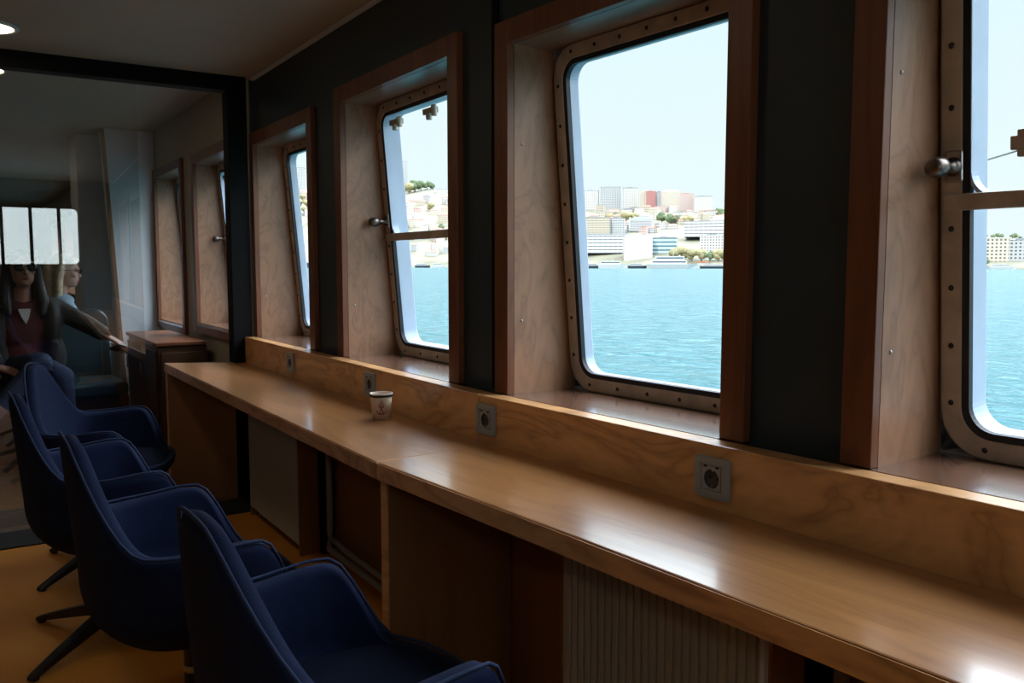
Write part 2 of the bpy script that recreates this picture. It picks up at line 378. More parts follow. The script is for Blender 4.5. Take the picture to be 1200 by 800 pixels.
# after bulkhead with the wide window that is mirrored in the partition
AW = (-1.62, -.055, H+.02, H+.63)
bm = NB(); SA = -3.8
box(bm, -5.2, AW[0], SA-.06, SA, 0, 2.3); box(bm, AW[1], .60, SA-.06, SA, 0, 2.3)
box(bm, AW[0], AW[1], SA-.06, SA, 0, AW[2]); box(bm, AW[0], AW[1], SA-.06, SA, AW[3], 2.3)
structure(obj('wall_back', bm, M['panel_dark'], mat4=MB_), 'bulkhead behind the camera with a wide window', 'wall')
W = empty('window_11', MB_ @ Matrix.Translation(((AW[0]+AW[1])/2, SA-.03, (AW[2]+AW[3])/2)) @ Matrix.Rotation(R(90), 4, 'Z'))
structure(W, 'wide window with dark mullions, mirrored in the glass partition', 'window')
ww, wh = AW[1]-AW[0], AW[3]-AW[2]
obj('frame', ring(NB(), rrect(ww+.02, wh+.02, .003), rrect(ww-.01, wh-.01, .05), -.035, .035), M['rubber'], W)
for v in (-.245, -.515, -.785, -1.055, -1.325):
    y = -(v-(AW[0]+AW[1])/2)
    obj('mullion', box(NB(), -.02, .02, y-.016, y+.016, -wh/2, wh/2), M['rubber'], W)
obj('pane', plate(NB(), rrect(ww-.005, wh-.005, .05), -.003, .003), M['glass'], W)

# glass partition
P = empty('glass_partition', MB_ @ Matrix.Translation((0, 2.345, 0)))
tag(P, 'clear glass partition under the black ceiling beam, mirroring a bright window', 'partition')
obj('pane', box(NB(), -5.05, -.46, -.006, .006, .008, H+.86), M['screen_glass'], P)
obj('post', box(NB(), -.055, .040, -.045, .045, 0, H+1.0), M['black'], P, bevel=.003)
obj('beam', box(NB(), -5.08, -.055, -.045, .045, H+.852, H+1.0), M['black'], P, bevel=.003)

# ------------------------------------------------------------------ pilasters, locker
bm = NB(); 
a = [(-.262, .0), (.03, .0)]
vs = [bm.verts.new(p) for p in [(-.160, 4.86, 0), (.077, 4.86, 0), (.077, 5.12, 0), (-.160, 5.12, 0), (-.262, 4.86, H+.998), (.077, 4.86, H+.998), (.077, 5.12, H+.998), (-.262, 5.12, H+.998)]]
for f in [(0, 3, 2, 1), (4, 5, 6, 7), (0, 1, 5, 4), (1, 2, 6, 5), (2, 3, 7, 6), (3, 0, 4, 7)]: bm.faces.new([vs[i] for i in f])
pil = obj('pilaster', bm, M['pale'], mat4=MB_, bevel=.004)
tag(pil, 'pale grey painted pilaster with a leaning edge beside the locker', 'pilaster')
bm = NB(); vs = [bm.verts.new(p) for p in [(-.182, 4.845, 0), (-.158, 4.845, 0), (-.158, 4.86, 0), (-.182, 4.86, 0), (-.284, 4.845, H+.99), (-.260, 4.845, H+.99), (-.260, 4.86, H+.99), (-.284, 4.86, H+.99)]]
for f in [(0, 3, 2, 1), (4, 5, 6, 7), (0, 1, 5, 4), (1, 2, 6, 5), (2, 3, 7, 6), (3, 0, 4, 7)]: bm.faces.new([vs[i] for i in f])
t = obj('edge_strip', bm, M['stain'], pil); tag(t, 'thin brown strip down the leaning edge')
tag(obj('pilaster', box(NB(), -.400, .077, 5.30, 5.75, 0, H+.998), M['pale'], mat4=MB_, bevel=.004), 'second pale pilaster half hidden behind the first', 'pilaster')
K = empty('locker', MB_ @ Matrix.Translation((-.16, 3.72, 0))); tag(K, 'low dark brown locker under the far window', 'cabinet')
obj('body', box(NB(), -.085, .19, -.50, .50, .03, H-.465), M['dark_wood'], K, bevel=.004)
obj('top', box(NB(), -.10, .185, -.515, .515, H-.462, H-.440), M['dark_wood2'] if 'dark_wood2' in M else M['mahogany'], K, bevel=.004)
for y in (-.25, .25):
    d = obj('door', box(NB(), -.097, -.087, y-.235, y+.235, .08, H-.49), M['dark_wood'], K, bevel=.003)
    obj('handle', tube(NB(), [(-.11, y+.17, .50), (-.11, y+.17, .58)], .006), M['chrome'], d, smooth=True)
obj('end_panel', box(NB(), -.07, .17, -.512, -.502, .08, H-.50), M['dark_wood'], K, bevel=.003)
obj('plinth', box(NB(), -.07, .18, -.48, .48, 0, .03), M['black'], K)

# ------------------------------------------------------------------ counters
ZC = H-.48; TH = .045
def to_world2(v, s): p = MB_ @ Vector((v, s, 0)); return (p.x, p.y)
K1 = empty('counter', loc=(1.15, .5, 0)); tag(K1, 'near varnished birch counter running out of the view to the right', 'counter')
def sub(poly, o): return [(x-o[0], y-o[1]) for x, y in poly]
seamf = (.943, 1.832); seamb = to_world2(.018, -.10)
polyA = [(.986, -1.7), (.978, .50), (.972, 1.20), (.9592, 1.860), (XA-.001, 1.882), (XA-.001, -1.7)]
obj('worktop', prism(NB(), sub(polyA, (1.15, .5)), ZC-TH, ZC), M['birch_top'], K1, bevel=.004)
obj('backsplash', box(NB(), XA-1.15, XA-1.15+.050, -2.2, 1.44, ZC-.06, H-.353), M['birch'], K1, bevel=.002)
fe = [(.986, -1.7), (.978, .50), (.972, 1.20), (.9592, 1.860)]
obj('front_edge', prism(NB(), sub(fe+[(x-.002, y) for x, y in fe[::-1]], (1.15, .5)), ZC-TH+.002, ZC-.003), M['birch'], K1)
# upright support boards
obj('support_panel', prism(NB(), sub([(.972, 1.832), (.972, 1.856), (XA+.05, 1.880), (XA+.05, 1.856)], (1.15, .5)), 0, ZC-TH), M['under'], K1)
obj('support_edge', prism(NB(), sub([(.966, 1.830), (.966, 1.858), (.972, 1.858), (.972, 1.830)], (1.15, .5)), 0, ZC-TH), M['birch'], K1)
K2 = empty('counter', loc=(PB.x, PB.y, 0), rotz=-ANG); tag(K2, 'far varnished birch counter ending at the black post', 'counter')
polyB = [(-.3505, -.094), (-.351, 2.485), (-.04, 2.33), (-.058, 2.285), (-.001, 2.285), (-.001, -.073)]
obj('worktop', prism(NB(), polyB[:3]+polyB[3:], ZC-TH, ZC), M['birch_top'], K2, bevel=.003)
obj('front_edge', prism(NB(), [(-.3525, -.092), (-.353, 2.480), (-.351, 2.480), (-.3505, -.092)], ZC-TH+.002, ZC-.003), M['birch'], K2)
obj('backsplash', box(NB(), 0, .050, .004, 2.296, ZC-.06, H-.353), M['birch'], K2, bevel=.002)
obj('support_panel', prism(NB(), [(-.345, 2.445), (-.345, 2.470), (-.055, 2.325), (-.055, 2.298)], 0, ZC-TH), M['under'], K2)
obj('support_edge', prism(NB(), [(-.349, 2.445), (-.349, 2.474), (-.345, 2.474), (-.345, 2.445)], 0, ZC-TH), M['birch'], K2)

# ------------------------------------------------------------------ power sockets
def make_socket():
    S = empty('power_socket', MA_)
    obj('frame', ring(NB(), rrect(.082, .082, .005), rrect(.056, .056, .003), -.012, .0), M['socket'], S, bevel=.0015)
    # insert with round well
    o, cir = [], []
    for i in range(40):
        a = 2*math.pi*(i+.5)/40; k = .028/max(abs(math.cos(a)), abs(math.sin(a)))
        o.append((k*math.cos(a), k*math.sin(a))); cir.append((.0195*math.cos(a), .0195*math.sin(a)-.002))
    ins = obj('insert', ring(NB(), o, cir, -.010, 0), M['socket'], S)
    bm = NB(); lathe(bm, [(.0195, .0), (.0185, -.004), (.0175, -.0072), (0, -.0075)], 28, Matrix.Translation((-.0078, 0, -.002)) @ Matrix.Rotation(R(-90), 4, 'Y'))
    w = obj('well', bm, M['socket_dark'], S, smooth=True)
    for y in (-.0095, .0095):
        bm = NB(); lathe(bm, [(0, .0006), (.0026, .0006), (.0026, -.001)], 12, Matrix.Translation((-.0008, y, -.002)) @ Matrix.Rotation(R(-90), 4, 'Y')); obj('pin_hole', bm, M['hole'], w)
    for z in (-.0185, .0145):
        obj('earth_clip', box(NB(), -.0065, -.0005, -.002, .002, z-.0015, z+.0015), M['chrome'], w)
    for y in (.016, -.014):
        obj('slot', box(NB(), -.0108, -.0098, y-.005, y+.003, .0205, .0245), M['hole'], S)
    obj('shutter_line', ring(NB(), rrect(.050, .050, .002), rrect(.048, .048, .002), -.0104, -.0098), M['socket_dark'], S)
    return S
s0 = make_socket()
spots = [(MA_, 1.104, -.418, 'grey power socket nearest the camera, right of the middle window\'s sill'),
         (MA_, 1.895, -.416, 'grey power socket below the wall joint, left of the big window'),
         (MB_, .731, -.408, 'grey power socket just behind the paper cup'),
         (MB_, 1.579, -.412, 'farthest grey power socket, near the black post')]
for i, (mt, u, z, lb) in enumerate(spots):
    s = s0 if i == 0 else copy_tree(s0)
    s.matrix_world = mt @ Matrix.Translation((-.0005, u, H+z)) 
    tag(s, lb, 'power socket', 'sockets along the counter upstand')

# ------------------------------------------------------------------ radiators and pipes below the counter
def radiator(mat4, s0, s1, v0, ribs, label):
    Rr = empty('radiator', mat4 @ Matrix.Translation((v0, (s0+s1)/2, 0))); tag(Rr, label, 'radiator')
    w = s1-s0; top = ZC-TH-.012; dpt = .082 if not ribs else .098
    bm = NB(); box(bm, 0, .012, -w/2, w/2, .045, top)
    f = obj('front_panel', bm, M['white_rad'], Rr, bevel=.003)
    if ribs:
        k = int(w/.022)
        for i in range(k):
            y = -w/2+.012+(w-.024)*(i+.5)/k
            c = obj('rib', box(NB(), -.005, .001, y-.0075, y+.0075, .055, top-.01), M['white_rad'], f, bevel=.002)
        obj('edge_trim', box(NB(), -.008, .012, -w/2-.006, -w/2+.004, .045, top), M['pale'], Rr)
    for sg in (-1, 1):
        obj('side_board', box(NB(), .003, dpt, sg*w/2-.006+(sg*.007), sg*w/2+.006+(sg*.007), .0, top), M['under'], Rr)
    obj('foot', box(NB(), .03, .06, w/2-.06, w/2-.03, 0, .05), M['pipe'], Rr); obj('foot', box(NB(), .03, .06, -w/2+.03, -w/2+.06, 0, .05), M['pipe'], Rr)
radiator(MB_, 1.288, 1.962, -.088, False, 'plain off-white radiator front under the far counter')
radiator(MA_, .889, 1.434, 1.20-XA, True, 'off-white ribbed radiator under the near counter')
tag(obj('heating_pipe', tube(NB(), [(.02, 1.215, .62), (.02, 1.215, .10), (.015, 1.20, .06), (.0, 1.17, .045), (-.0, .40, .045), (.0, .0, .045)], .013, 12), M['pipe'], mat4=MB_, smooth=True), 'grey pipe going down and along the floor beside the plain radiator', 'pipe')
tag(obj('heating_pipe', tube(NB(), [(.0, 1.15, .095), (-.0, 1.0, .088), (-.0, .40, .088), (.0, .0, .088)], .011, 12), M['pipe'], mat4=MB_, smooth=True), 'upper of two grey pipes along the floor under the far counter', 'pipe')
tag(obj('dark_gap_strip', box(NB(), .000, .050, 1.246, 1.280, .0, .62), M['black'], mat4=MB_), 'black upright strip put in for the dark gap beside the plain radiator', 'dark gap')  # black box filling the gap, standing in for its shade
tag(obj('heating_pipe', tube(NB(), [(.025, .828, .62), (.025, .828, .0)], .014, 12), M['pipe'], mat4=MA_, smooth=True), 'grey upright pipe beside the ribbed radiator', 'pipe')
tag(obj('dark_gap_strip', box(NB(), .000, .052, .850, .880, .0, .62), M['black'], mat4=MA_), 'black upright strip put in for the dark gap beside the ribbed radiator', 'dark gap')  # black box painting the shade of the gap by the pipe

# ------------------------------------------------------------------ paper cup
cupx, cupy = 1.252, 2.395
cam_az = math.atan2(-cupy, -cupx)
U = empty('paper_cup', loc=(cupx, cupy, ZC), rotz=cam_az); tag(U, 'small cream paper cup with red crossed-anchor print standing on the counter', 'cup')
obj('body', lathe(NB(), [(0, .003), (.0255, .003), (.026, 0), (.0275, 0), (.0345, .080), (.0335, .080), (.0268, .006), (0, .006)], 40), M['cup'], U, smooth=False)
for p in kids(U)[0].data.polygons: p.use_smooth = abs(p.normal.z) < .5
obj('rim', lathe(NB(), [(.0338, .0795), (.0345, .0775), (.0362, .0785), (.0366, .0805), (.0358, .0822), (.0342, .0825), (.0332, .0812), (.0338, .0795)], 40), M['cup_rim'], U, smooth=True)
obj('band', lathe(NB(), [(.0347, .0715), (.03505, .0765), (.0342, .0768)], 40), M['hole'], U, smooth=True)
obj('coffee', lathe(NB(), [(0, .055), (.0312, .055)], 30), M['coffee'], U)
def on_cup(a, z, off=.0006): r = .0275+(.0345-.0275)*z/.080+off; return Vector((r*math.cos(a), r*math.sin(a), z))
bm = NB()
def stroke(pts, wd):      # printed stroke lying on the conical wall, pts in (mm across, mm up)
    L = []
    for i, (u, z) in enumerate(pts):
        u0_, z0_ = pts[max(i-1, 0)]; u1_, z1_ = pts[min(i+1, len(pts)-1)]
        d = Vector((u1_-u0_, z1_-z0_)).normalized(); n = Vector((-d.y, d.x))*wd/2
        L.append([bm.verts.new(on_cup(-(u+sg*n.x)/1000/.031, (z+sg*n.y)/1000)) for sg in (-1, 1)])
    for a, b in zip(L, L[1:]): bm.faces.new((a[0], a[1], b[1], b[0]))
def lin(a, b, n=6): return [(a[0]+(b[0]-a[0])*i/n, a[1]+(b[1]-a[1])*i/n) for i in range(n+1)]
for sg in (-1, 1):
    stroke(lin((sg*8, 20), (-sg*5, 45)), 2.6)
    stroke([(-sg*5+3.2*math.cos(R(a)), 48+3.2*math.sin(R(a))) for a in range(0, 361, 30)], 1.6)
    stroke([(sg*(8+9*math.cos(R(a)))-sg*3, 27+9*math.sin(R(a))) for a in range(200, 345, 15)], 2.4)
    stroke(lin((-sg*8, 40), (-sg*.5, 44), 4), 2)
    stroke(lin((sg*13.5, 30), (sg*15, 24), 3), 3)
stroke([(4.2*math.cos(R(a)), 57+4.2*math.sin(R(a))) for a in range(0, 361, 30)], 1.6)
obj('anchor_print', bm, M['maroon'], U)

# ------------------------------------------------------------------ chairs
def sstep(a, b, x):
    t = min(1, max(0, (x-a)/(b-a))); return t*t*(3-2*t)
def rim_h(a):
    a = abs(a)
    h = .798 - .012*sstep(0, 26, a)
    h -= .222*sstep(12, 56, a)
    h += .012*sstep(70, 110, a)
    h -= .004*sstep(98, 112, a)
    h -= .160*sstep(110, 137, a)
    return h
def plan(a, t, z):
    ar = R(a)
    c, s = math.cos(ar), math.sin(ar); p = 2.7
    k = (abs(c)**p + abs(s)**p)**(-1/p)
    x, y = -c*k, s*k
    bowl = math.sin(math.pi/2*min(1, t))**.62
    hx, hy = .240, .262
    if c > 0: hx += .030*max(0, (z-.45)/.34)*c
    hy += .040*min(1, max(0, (z-.36)/.25))
    if abs(a) < 70: hy -= .050*max(0, (z-.60)/.19)
    return x*hx*bowl, y*hy*bowl
def chair_shell():
    bm = NB(); NA, NT = 72, 15; rows = []
    for j in range(NT+1):
        row = []
        for i in range(NA):
            a = -180+360*i/NA; hr = rim_h(a); tt = j/NT
            z = .315 + (hr-.315)*(tt**1.35)
            t = .30+.70*min(1, (z-.315)/.12+tt*.15)
            x, y = plan(a, t, z)
            row.append(bm.verts.new((x, y, z)))
        rows.append(row)
    for A_, B_ in zip(rows, rows[1:]):
        for i in range(NA): bm.faces.new((A_[i], A_[(i+1) % NA], B_[(i+1) % NA], B_[i]))
    bm.faces.new(rows[0][::-1])
    return bm, [v.co.copy() for v in rows[-1]]
def make_chair():
    Ch = empty('tub_chair')
    bm, rim = chair_shell()
    s = obj('shell', bm, M['navy'], Ch, smooth=True)
    so = s.modifiers.new('thick', 'SOLIDIFY'); so.thickness = .040; so.offset = -1
    su = s.modifiers.new('sub', 'SUBSURF'); su.levels = 1; su.render_levels = 1
    # piped seam along the rim, its lighter colour painting the rim highlight
    pts = [p + Vector((p.x, p.y, 0)).normalized()*-.004 + Vector((0, 0, .004)) for p in rim]
    pb = NB(); tube(pb, pts+[pts[0]], .0035, 8, cap=False); obj('highlight_piping', pb, M['highlight_piping'], Ch, smooth=True)
    # seat cushion
    bm = NB(); rings = []
    for sc, z in [(.0, .430), (.45, .430), (.75, .426), (.9, .416), (.97, .40), (.99, .385), (.95, .372), (.0, .370)]:
        if sc == 0: rings.append([bm.verts.new((.01, 0, z))]); continue
        rr = []
        for i in range(48):
            a = 2*math.pi*i/48; c, s_ = math.cos(a), math.sin(a); k = (abs(c)**3+abs(s_)**3)**(-1/3)
            rr.append(bm.verts.new((.012+c*k*.225*sc, s_*k*.232*sc, z)))
        rings.append(rr)
    for A_, B_ in zip(rings, rings[1:]):
        for i in range(48):
            q = []
            for v in (A_[i % len(A_)], A_[(i+1) % len(A_)], B_[(i+1) % len(B_)], B_[i % len(B_)]):
                if v not in q: q.append(v)
            bm.faces.new(q)
    obj('seat_cushion', bm, M['navy_seat'], Ch, smooth=True)
    obj('pedestal', lathe(NB(), [(0, .325), (.09, .325), (.09, .315), (.035, .300), (.026, .285), (.026, .14), (.032, .135), (.038, .12), (.038, .085), (.03, .075), (0, .075)], 24), M['leg'], Ch, smooth=True)
    col = lathe(NB(), [(.0265, .21), (.0275, .208), (.0275, .196), (.0265, .194)], 24); tag(obj('glint_ring', col, M['chrome'], kids(Ch)[-1], smooth=True), 'small bright ring standing in for the glint on the black column')  # bright ring added to imitate a glint on the column
    for k in range(4):
        a = R(45+90*k); d = Vector((math.cos(a), math.sin(a), 0)); n = Vector((-d.y, d.x, 0))
        bm = NB(); secs = []
        for r, zt_, hh, ww_ in [(.02, .115, .045, .020), (.12, .088, .036, .018), (.24, .050, .026, .015), (.322, .022, .018, .012), (.335, .016, .012, .010)]:
            c = d*r
            secs.append([bm.verts.new(c+n*sg*ww_+Vector((0, 0, z))) for sg, z in ((-1, zt_-hh), (1, zt_-hh), (1, zt_), (-1, zt_))])
        for A_, B_ in zip(secs, secs[1:]):
            for i in range(4): bm.faces.new((A_[i], A_[(i+1) % 4], B_[(i+1) % 4], B_[i]))
        bm.faces.new(secs[0][::-1]); bm.faces.new(secs[-1])
        lg = obj('leg', bm, M['leg'], Ch, bevel=.005)
        obj('glide', lathe(NB(), [(0, .010), (.012, .010), (.013, .003), (.011, 0), (0, 0)], 14, Matrix.Translation(d*.315)), M['leg'], lg, smooth=True)
    return Ch
ch0 = make_chair()
chairs = [(.620, 1.30, 0, -8, 'navy tub chair nearest the camera, only its back and arms in view'),
          (.567, 2.07, -3, -6, 'navy tub chair second from the camera, its arm overlapping the nearest chair'),
          (.550, 2.86, -2, -10, 'navy tub chair third from the camera, seen mostly as a narrow dark back'),
          (.680, 3.59, -24, -13, 'navy tub chair farthest along the counter with its light blue inner back showing')]
for i, (x, y, rz, rl, lb) in enumerate(chairs):
    c = ch0 if i == 0 else copy_tree(ch0)
    c.location = (x, y, 0); c.rotation_euler = (0, 0, R(rz)); tag(c, lb, 'chair', 'navy tub chairs along the counter')
    for k in kids(c):          # the star base swivels under the shell
        if k.name.startswith('leg'): k.rotation_euler = (0, 0, R(rl-rz))

# ------------------------------------------------------------------ ceiling lamps
lamp_spots = [(.375, 3.92, H+.925, 'round lit ceiling lamp just on the near side of the black beam'), (.44, 4.90, H+1.0, 'round lit ceiling lamp beyond the black beam')]
lamp_spots += [(.25, 2.10, H+.925, 'unseen added ceiling lamp above the row of chairs')]  # lamps from here on are unseen, added to brighten the dark interior
lamp_spots += [(-1.1, y, H+.925, 'unseen added ceiling lamp of an inner row over the near floor') for y in (2.1, .6, -.9)] + [(-1.4, y, H+1.0, 'unseen added ceiling lamp of an inner row beyond the partition') for y in (7.2, 9.6)] + [(.50, y, H+1.0, 'unseen added ceiling lamp over the aisle beyond the partition') for y in (7.4, 9.8)]
L0 = None
for x, y, z, lb in lamp_spots:
    if L0 is None:
        L0 = empty('ceiling_lamp')
        obj('rim', lathe(NB(), [(.092, 0), (.112, .0), (.114, -.004), (.108, -.009), (.094, -.010), (.092, 0)], 40), M['lamp_rim'], L0, smooth=True)
        obj('diffuser', lathe(NB(), [(0, -.009), (.06, -.0085), (.094, -.006), (.094, 0)], 40), M['lamp'], L0, smooth=True)
        l = L0
    else: l = copy_tree(L0)
    l.location = (x, y, z); l.rotation_euler = (0, 0, 0); tag(l, lb, 'ceiling lamp', 'round ceiling lamps')

tag(obj('rope', tube(NB(), [(1.66, .60, H+.20), (1.67, .69, H+.185), (1.675, .76, H+.17), (1.675, .80, H+.16), (1.67, .842, H+.10)][:0] or [(1.64, .42, H+.235), (1.66, .58, H+.225), (1.665, .70, H+.212), (1.66, .775, H+.195), (1.655, .815, H+.172)], .0016, 6), M['pipe'], smooth=True), 'thin cord sagging outside the right-hand opening window', 'rope')
# ------------------------------------------------------------------ people on the benches beyond the partition
def ell(bm, c, r, rot=None, sub=3):
    res = bmesh.ops.create_icosphere(bm, subdivisions=sub, radius=1.)
    m = Matrix.Translation(c) @ (rot.to_matrix().to_4x4() if rot is not None else Matrix()) @ Matrix.Diagonal((*r, 1))
    bmesh.ops.transform(bm, matrix=m, verts=res['verts'])
def cap(bm, a, b, r1, r2, fl=1.):
    a, b = Vector(a), Vector(b); n = max(2, int((b-a).length/(min(r1, r2)*.45)))
    for i in range(n+1):
        t = i/n; r = r1+(r2-r1)*t
        res = bmesh.ops.create_icosphere(bm, subdivisions=2, radius=r)
        bmesh.ops.transform(bm, matrix=Matrix.Translation(a.lerp(b, t)) @ Matrix.Diagonal((1, fl, 1, 1)), verts=res['verts'])
def melt(name, bm, mat, parent, vox=.010, sm=6):
    o = obj(name, bm, mat, parent, smooth=True)
    r = o.modifiers.new('remesh', 'REMESH'); r.mode = 'VOXEL'; r.voxel_size = vox; r.use_smooth_shade = True
    s = o.modifiers.new('smooth', 'SMOOTH'); s.factor = .5; s.iterations = sm
    return o
def V3(*a): return Vector(a)
def head(bm, c, yawz, tilt=0.):
    """head facing local -y turned by yawz; c = centre of skull"""
    Rm = Matrix.Translation(c) @ Matrix.Rotation(yawz, 4, 'Z') @ Matrix.Rotation(tilt, 4, 'X')
    def e(p, r, s=3):
        res = bmesh.ops.create_icosphere(bm, subdivisions=s, radius=1.)
        bmesh.ops.transform(bm, matrix=Rm @ Matrix.Translation(p) @ Matrix.Diagonal((*r, 1)), verts=res['verts'])
    e((0, .012, .022), (.073, .092, .088), 4); e((0, -.022, -.045), (.058, .062, .068), 4); e((0, -.052, -.088), (.026, .024, .020))
    e((0, -.078, -.012), (.010, .012, .026)); e((0, -.092, -.030), (.013, .015, .011)); e((0, -.070, .018), (.052, .020, .014))
    e((0, -.076, -.060), (.022, .012, .010)); e((.040, -.056, -.022), (.020, .020, .018)); e((-.040, -.056, -.022), (.020, .020, .018))
    for s in (-1, 1): e((s*.074, .012, -.008), (.008, .018, .030))
    return Rm
def hand(bm, w, d, up, curl=.5, side=1, s=1.):
    """w wrist, d direction of the fingers, up back-of-hand normal"""
    w, d, up = Vector(w), Vector(d).normalized(), Vector(up).normalized(); x = d.cross(up).normalized()*side; up = x.cross(d).normalized()*side
    p = w+d*.045*s
    for k in range(5): 
        q = w+d*(.02+.016*k)*s
        for j in (-1.5, -.5, .5, 1.5): 
            res = bmesh.ops.create_icosphere(bm, subdivisions=2, radius=.0125*s); bmesh.ops.translate(bm, vec=q+x*j*.0155*s*(.75+.07*k), verts=res['verts'])
    for j, L_ in zip((-1.5, -.5, .5, 1.5), (.068, .078, .072, .056)):
        a = w+d*.088*s+x*j*.019*s; dd = d.copy(); seg = L_/3*s
        for k in range(3):
            dd = (dd - up*curl*(.35+.25*k)).normalized(); b = a+dd*seg; cap(bm, a, b, (.0085-.0006*k)*s, (.0080-.0006*k)*s); a = b
    a = w+d*.02*s+x*-.026*s; b = a+(d*.6-x*.75-up*.2).normalized()*.042*s; c = b+(d*.9-x*.2-up*.5).normalized()*.030*s
    cap(bm, a, b, .012*s, .0095*s); cap(bm, b, c, .0095*s, .008*s)
def person(name, base, label, P, tone, cloth):
    pass
# --- benches
def bench(loc, w, label, rz=0, back=True):
    B = empty('bench', loc=loc, rotz=rz); tag(B, label, 'bench')
    obj('base', box(NB(), -w/2, w/2, -.02, .40, 0, .36), M['dark_wood'], B, bevel=.01)
    nseat = 3; sw = w/nseat
    for i in range(nseat):
        x = -w/2+sw*(i+.5)
        obj('seat_cushion', box(NB(), x-sw/2+.006, x+sw/2-.006, -.06, .40, .36, .45), M['teal'], B, bevel=.03, seg=4)
        pts = rrect(sw-.012, .50, .07)
        bm = NB(); a = [bm.verts.new((x+p[0], .40+.10*(p[1]+.25)/.5, .62+p[1])) for p in pts]; b = [bm.verts.new((x+p[0], .47+.10*(p[1]+.25)/.5, .62+p[1])) for p in pts]
        bm.faces.new(a[::-1]); bm.faces.new(b)
        for k in range(len(pts)): bm.faces.new((a[k], a[(k+1) % len(pts)], b[(k+1) % len(pts)], b[k]))
        bk = obj('backrest', bm, M['teal'], B, bevel=.012, seg=3)
        rp = [(x+p[0]*1.0, .475+.10*(p[1]+.25)/.5, .62+p[1]) for p in pts if p[1] > -.1]
        obj('edge_rail', tube(NB(), rp, .009, 8), M['bench_edge'], bk, smooth=True)
    return B
BY = 5.78
bench((.45, BY, 0), 1.56, 'dark teal bench the woman in sunglasses sits on')
bench((.44, BY+1.32, 0), 1.50, 'bench behind, turned the other way, where the blond woman sits', rz=R(180))

# --- woman in sunglasses, seated, facing aft towards the camera
W1 = empty('person', loc=(.685, 5.86, 0)); tag(W1, 'dark-haired woman in sunglasses, dark coat and maroon jumper, sitting with one arm stretched out', 'person', 'passengers beyond the glass')
hc = V3(.0, .06, 1.155)
HY_ = R(6)
sh = .185
LS, RS = V3(sh, .12, .905), V3(-sh, .12, .93)
LE, LW = V3(.345, .04, .805), V3(.445, -.03, .730)          # her left arm, stretched out sideways (right in the photo)
RE, RW = V3(-.29, .0, .70), V3(-.19, -.20, .60)
HIP = V3(0, .16, .53)
KN = [V3(.14, -.36, .54), V3(-.10, -.34, .62)]; AN = [V3(.16, -.40, .10), V3(-.02+.26, -.52, .42)]
AN = [V3(.16, -.38, .10), V3(-.30, -.52, .30)]; KN = [V3(.13, -.36, .53), V3(.02, -.38, .62)]
bm = NB(); RH = head(bm, hc, HY_, R(-4))
cap(bm, (0, .10, .95), (0, .085, 1.08), .052, .048)
ell(bm, V3(0, .13, .80), (.165, .10, .17)); ell(bm, V3(0, .15, .60), (.155, .11, .14)); ell(bm, V3(0, .12, .92), (.16, .075, .055))
for S_, E_, W_ in ((LS, LE, LW), (RS, RE, RW)):
    cap(bm, S_, E_, .046, .038); cap(bm, E_, W_, .036, .024)
for k, sx in ((0, .09), (1, -.09)):
    cap(bm, HIP+V3(sx, 0, 0), KN[k], .082, .055); cap(bm, KN[k], AN[k], .052, .033); cap(bm, AN[k], AN[k]+V3(0, -.14, -.05), .033, .026)
hand(bm, LW, (.62, -.35, -.45), (.35, -.3, .9), .55, 1); hand(bm, RW, (.75, -.45, -.25), (0, -.3, 1), .5, -1)
melt('body', bm, M['skin'], W1, .0055, 3)
# face details
def onhead(nm, pts_fn, mat, par): 
    bm = NB(); pts_fn(bm); bmesh.ops.transform(bm, matrix=RH, verts=bm.verts); return obj(nm, bm, mat, par, smooth=True)
def f_lens(bm):
    for s in (-1, 1): ell(bm, V3(s*.034, -.092, .004), (.028, .006, .026))
gl = onhead('sunglasses', f_lens, M['lens'], W1)
onhead('bridge', lambda bm: tube(bm, [(-.008, -.096, .008), (.008, -.096, .008)], .0025), M['bench_edge'], gl)
for s in (-1, 1): onhead('temple_arm', lambda bm: tube(bm, [(s*.060, -.088, .012), (s*.074, -.05, .012), (s*.078, .01, .006)], .002), M['bench_edge'], gl)
onhead('lips', lambda bm: (ell(bm, V3(0, -.0885, -.058), (.020, .005, .0045)), ell(bm, V3(0, -.087, -.066), (.016, .006, .0055))), M['lips'], W1)
# long dark hair: cap plus locks falling over both shoulders
bm = NB()
def he(p, r): 
    res = bmesh.ops.create_icosphere(bm, subdivisions=3, radius=1.); bmesh.ops.transform(bm, matrix=RH @ Matrix.Translation(p) @ Matrix.Diagonal((*r, 1)), verts=res['verts'])
he((0, .030, .040), (.086, .098, .088)); he((0, .055, -.03), (.085, .075, .11))
for s in (-1, 1):
    he((s*.052, -.035, .080), (.035, .045, .030))
    for a, b, r1, r2 in [((s*.078, -.005, .05), (s*.088, .01, -.08), .024, .030), ((s*.088, .01, -.08), (s*.100, -.015, -.20), .032, .036), ((s*.100, -.015, -.20), (s*.092, -.035, -.27), .035, .020), ((s*.06, .06, -.06), (s*.08, .07, -.22), .050, .045)]:
        n = 7
        for i in range(n+1):
            t = i/n; p = Vector(a).lerp(Vector(b), t); r = r1+(r2-r1)*t; he(p, (r, r*.85, r))
melt('hair', bm, M['hair_dark'], W1, .008, 3)
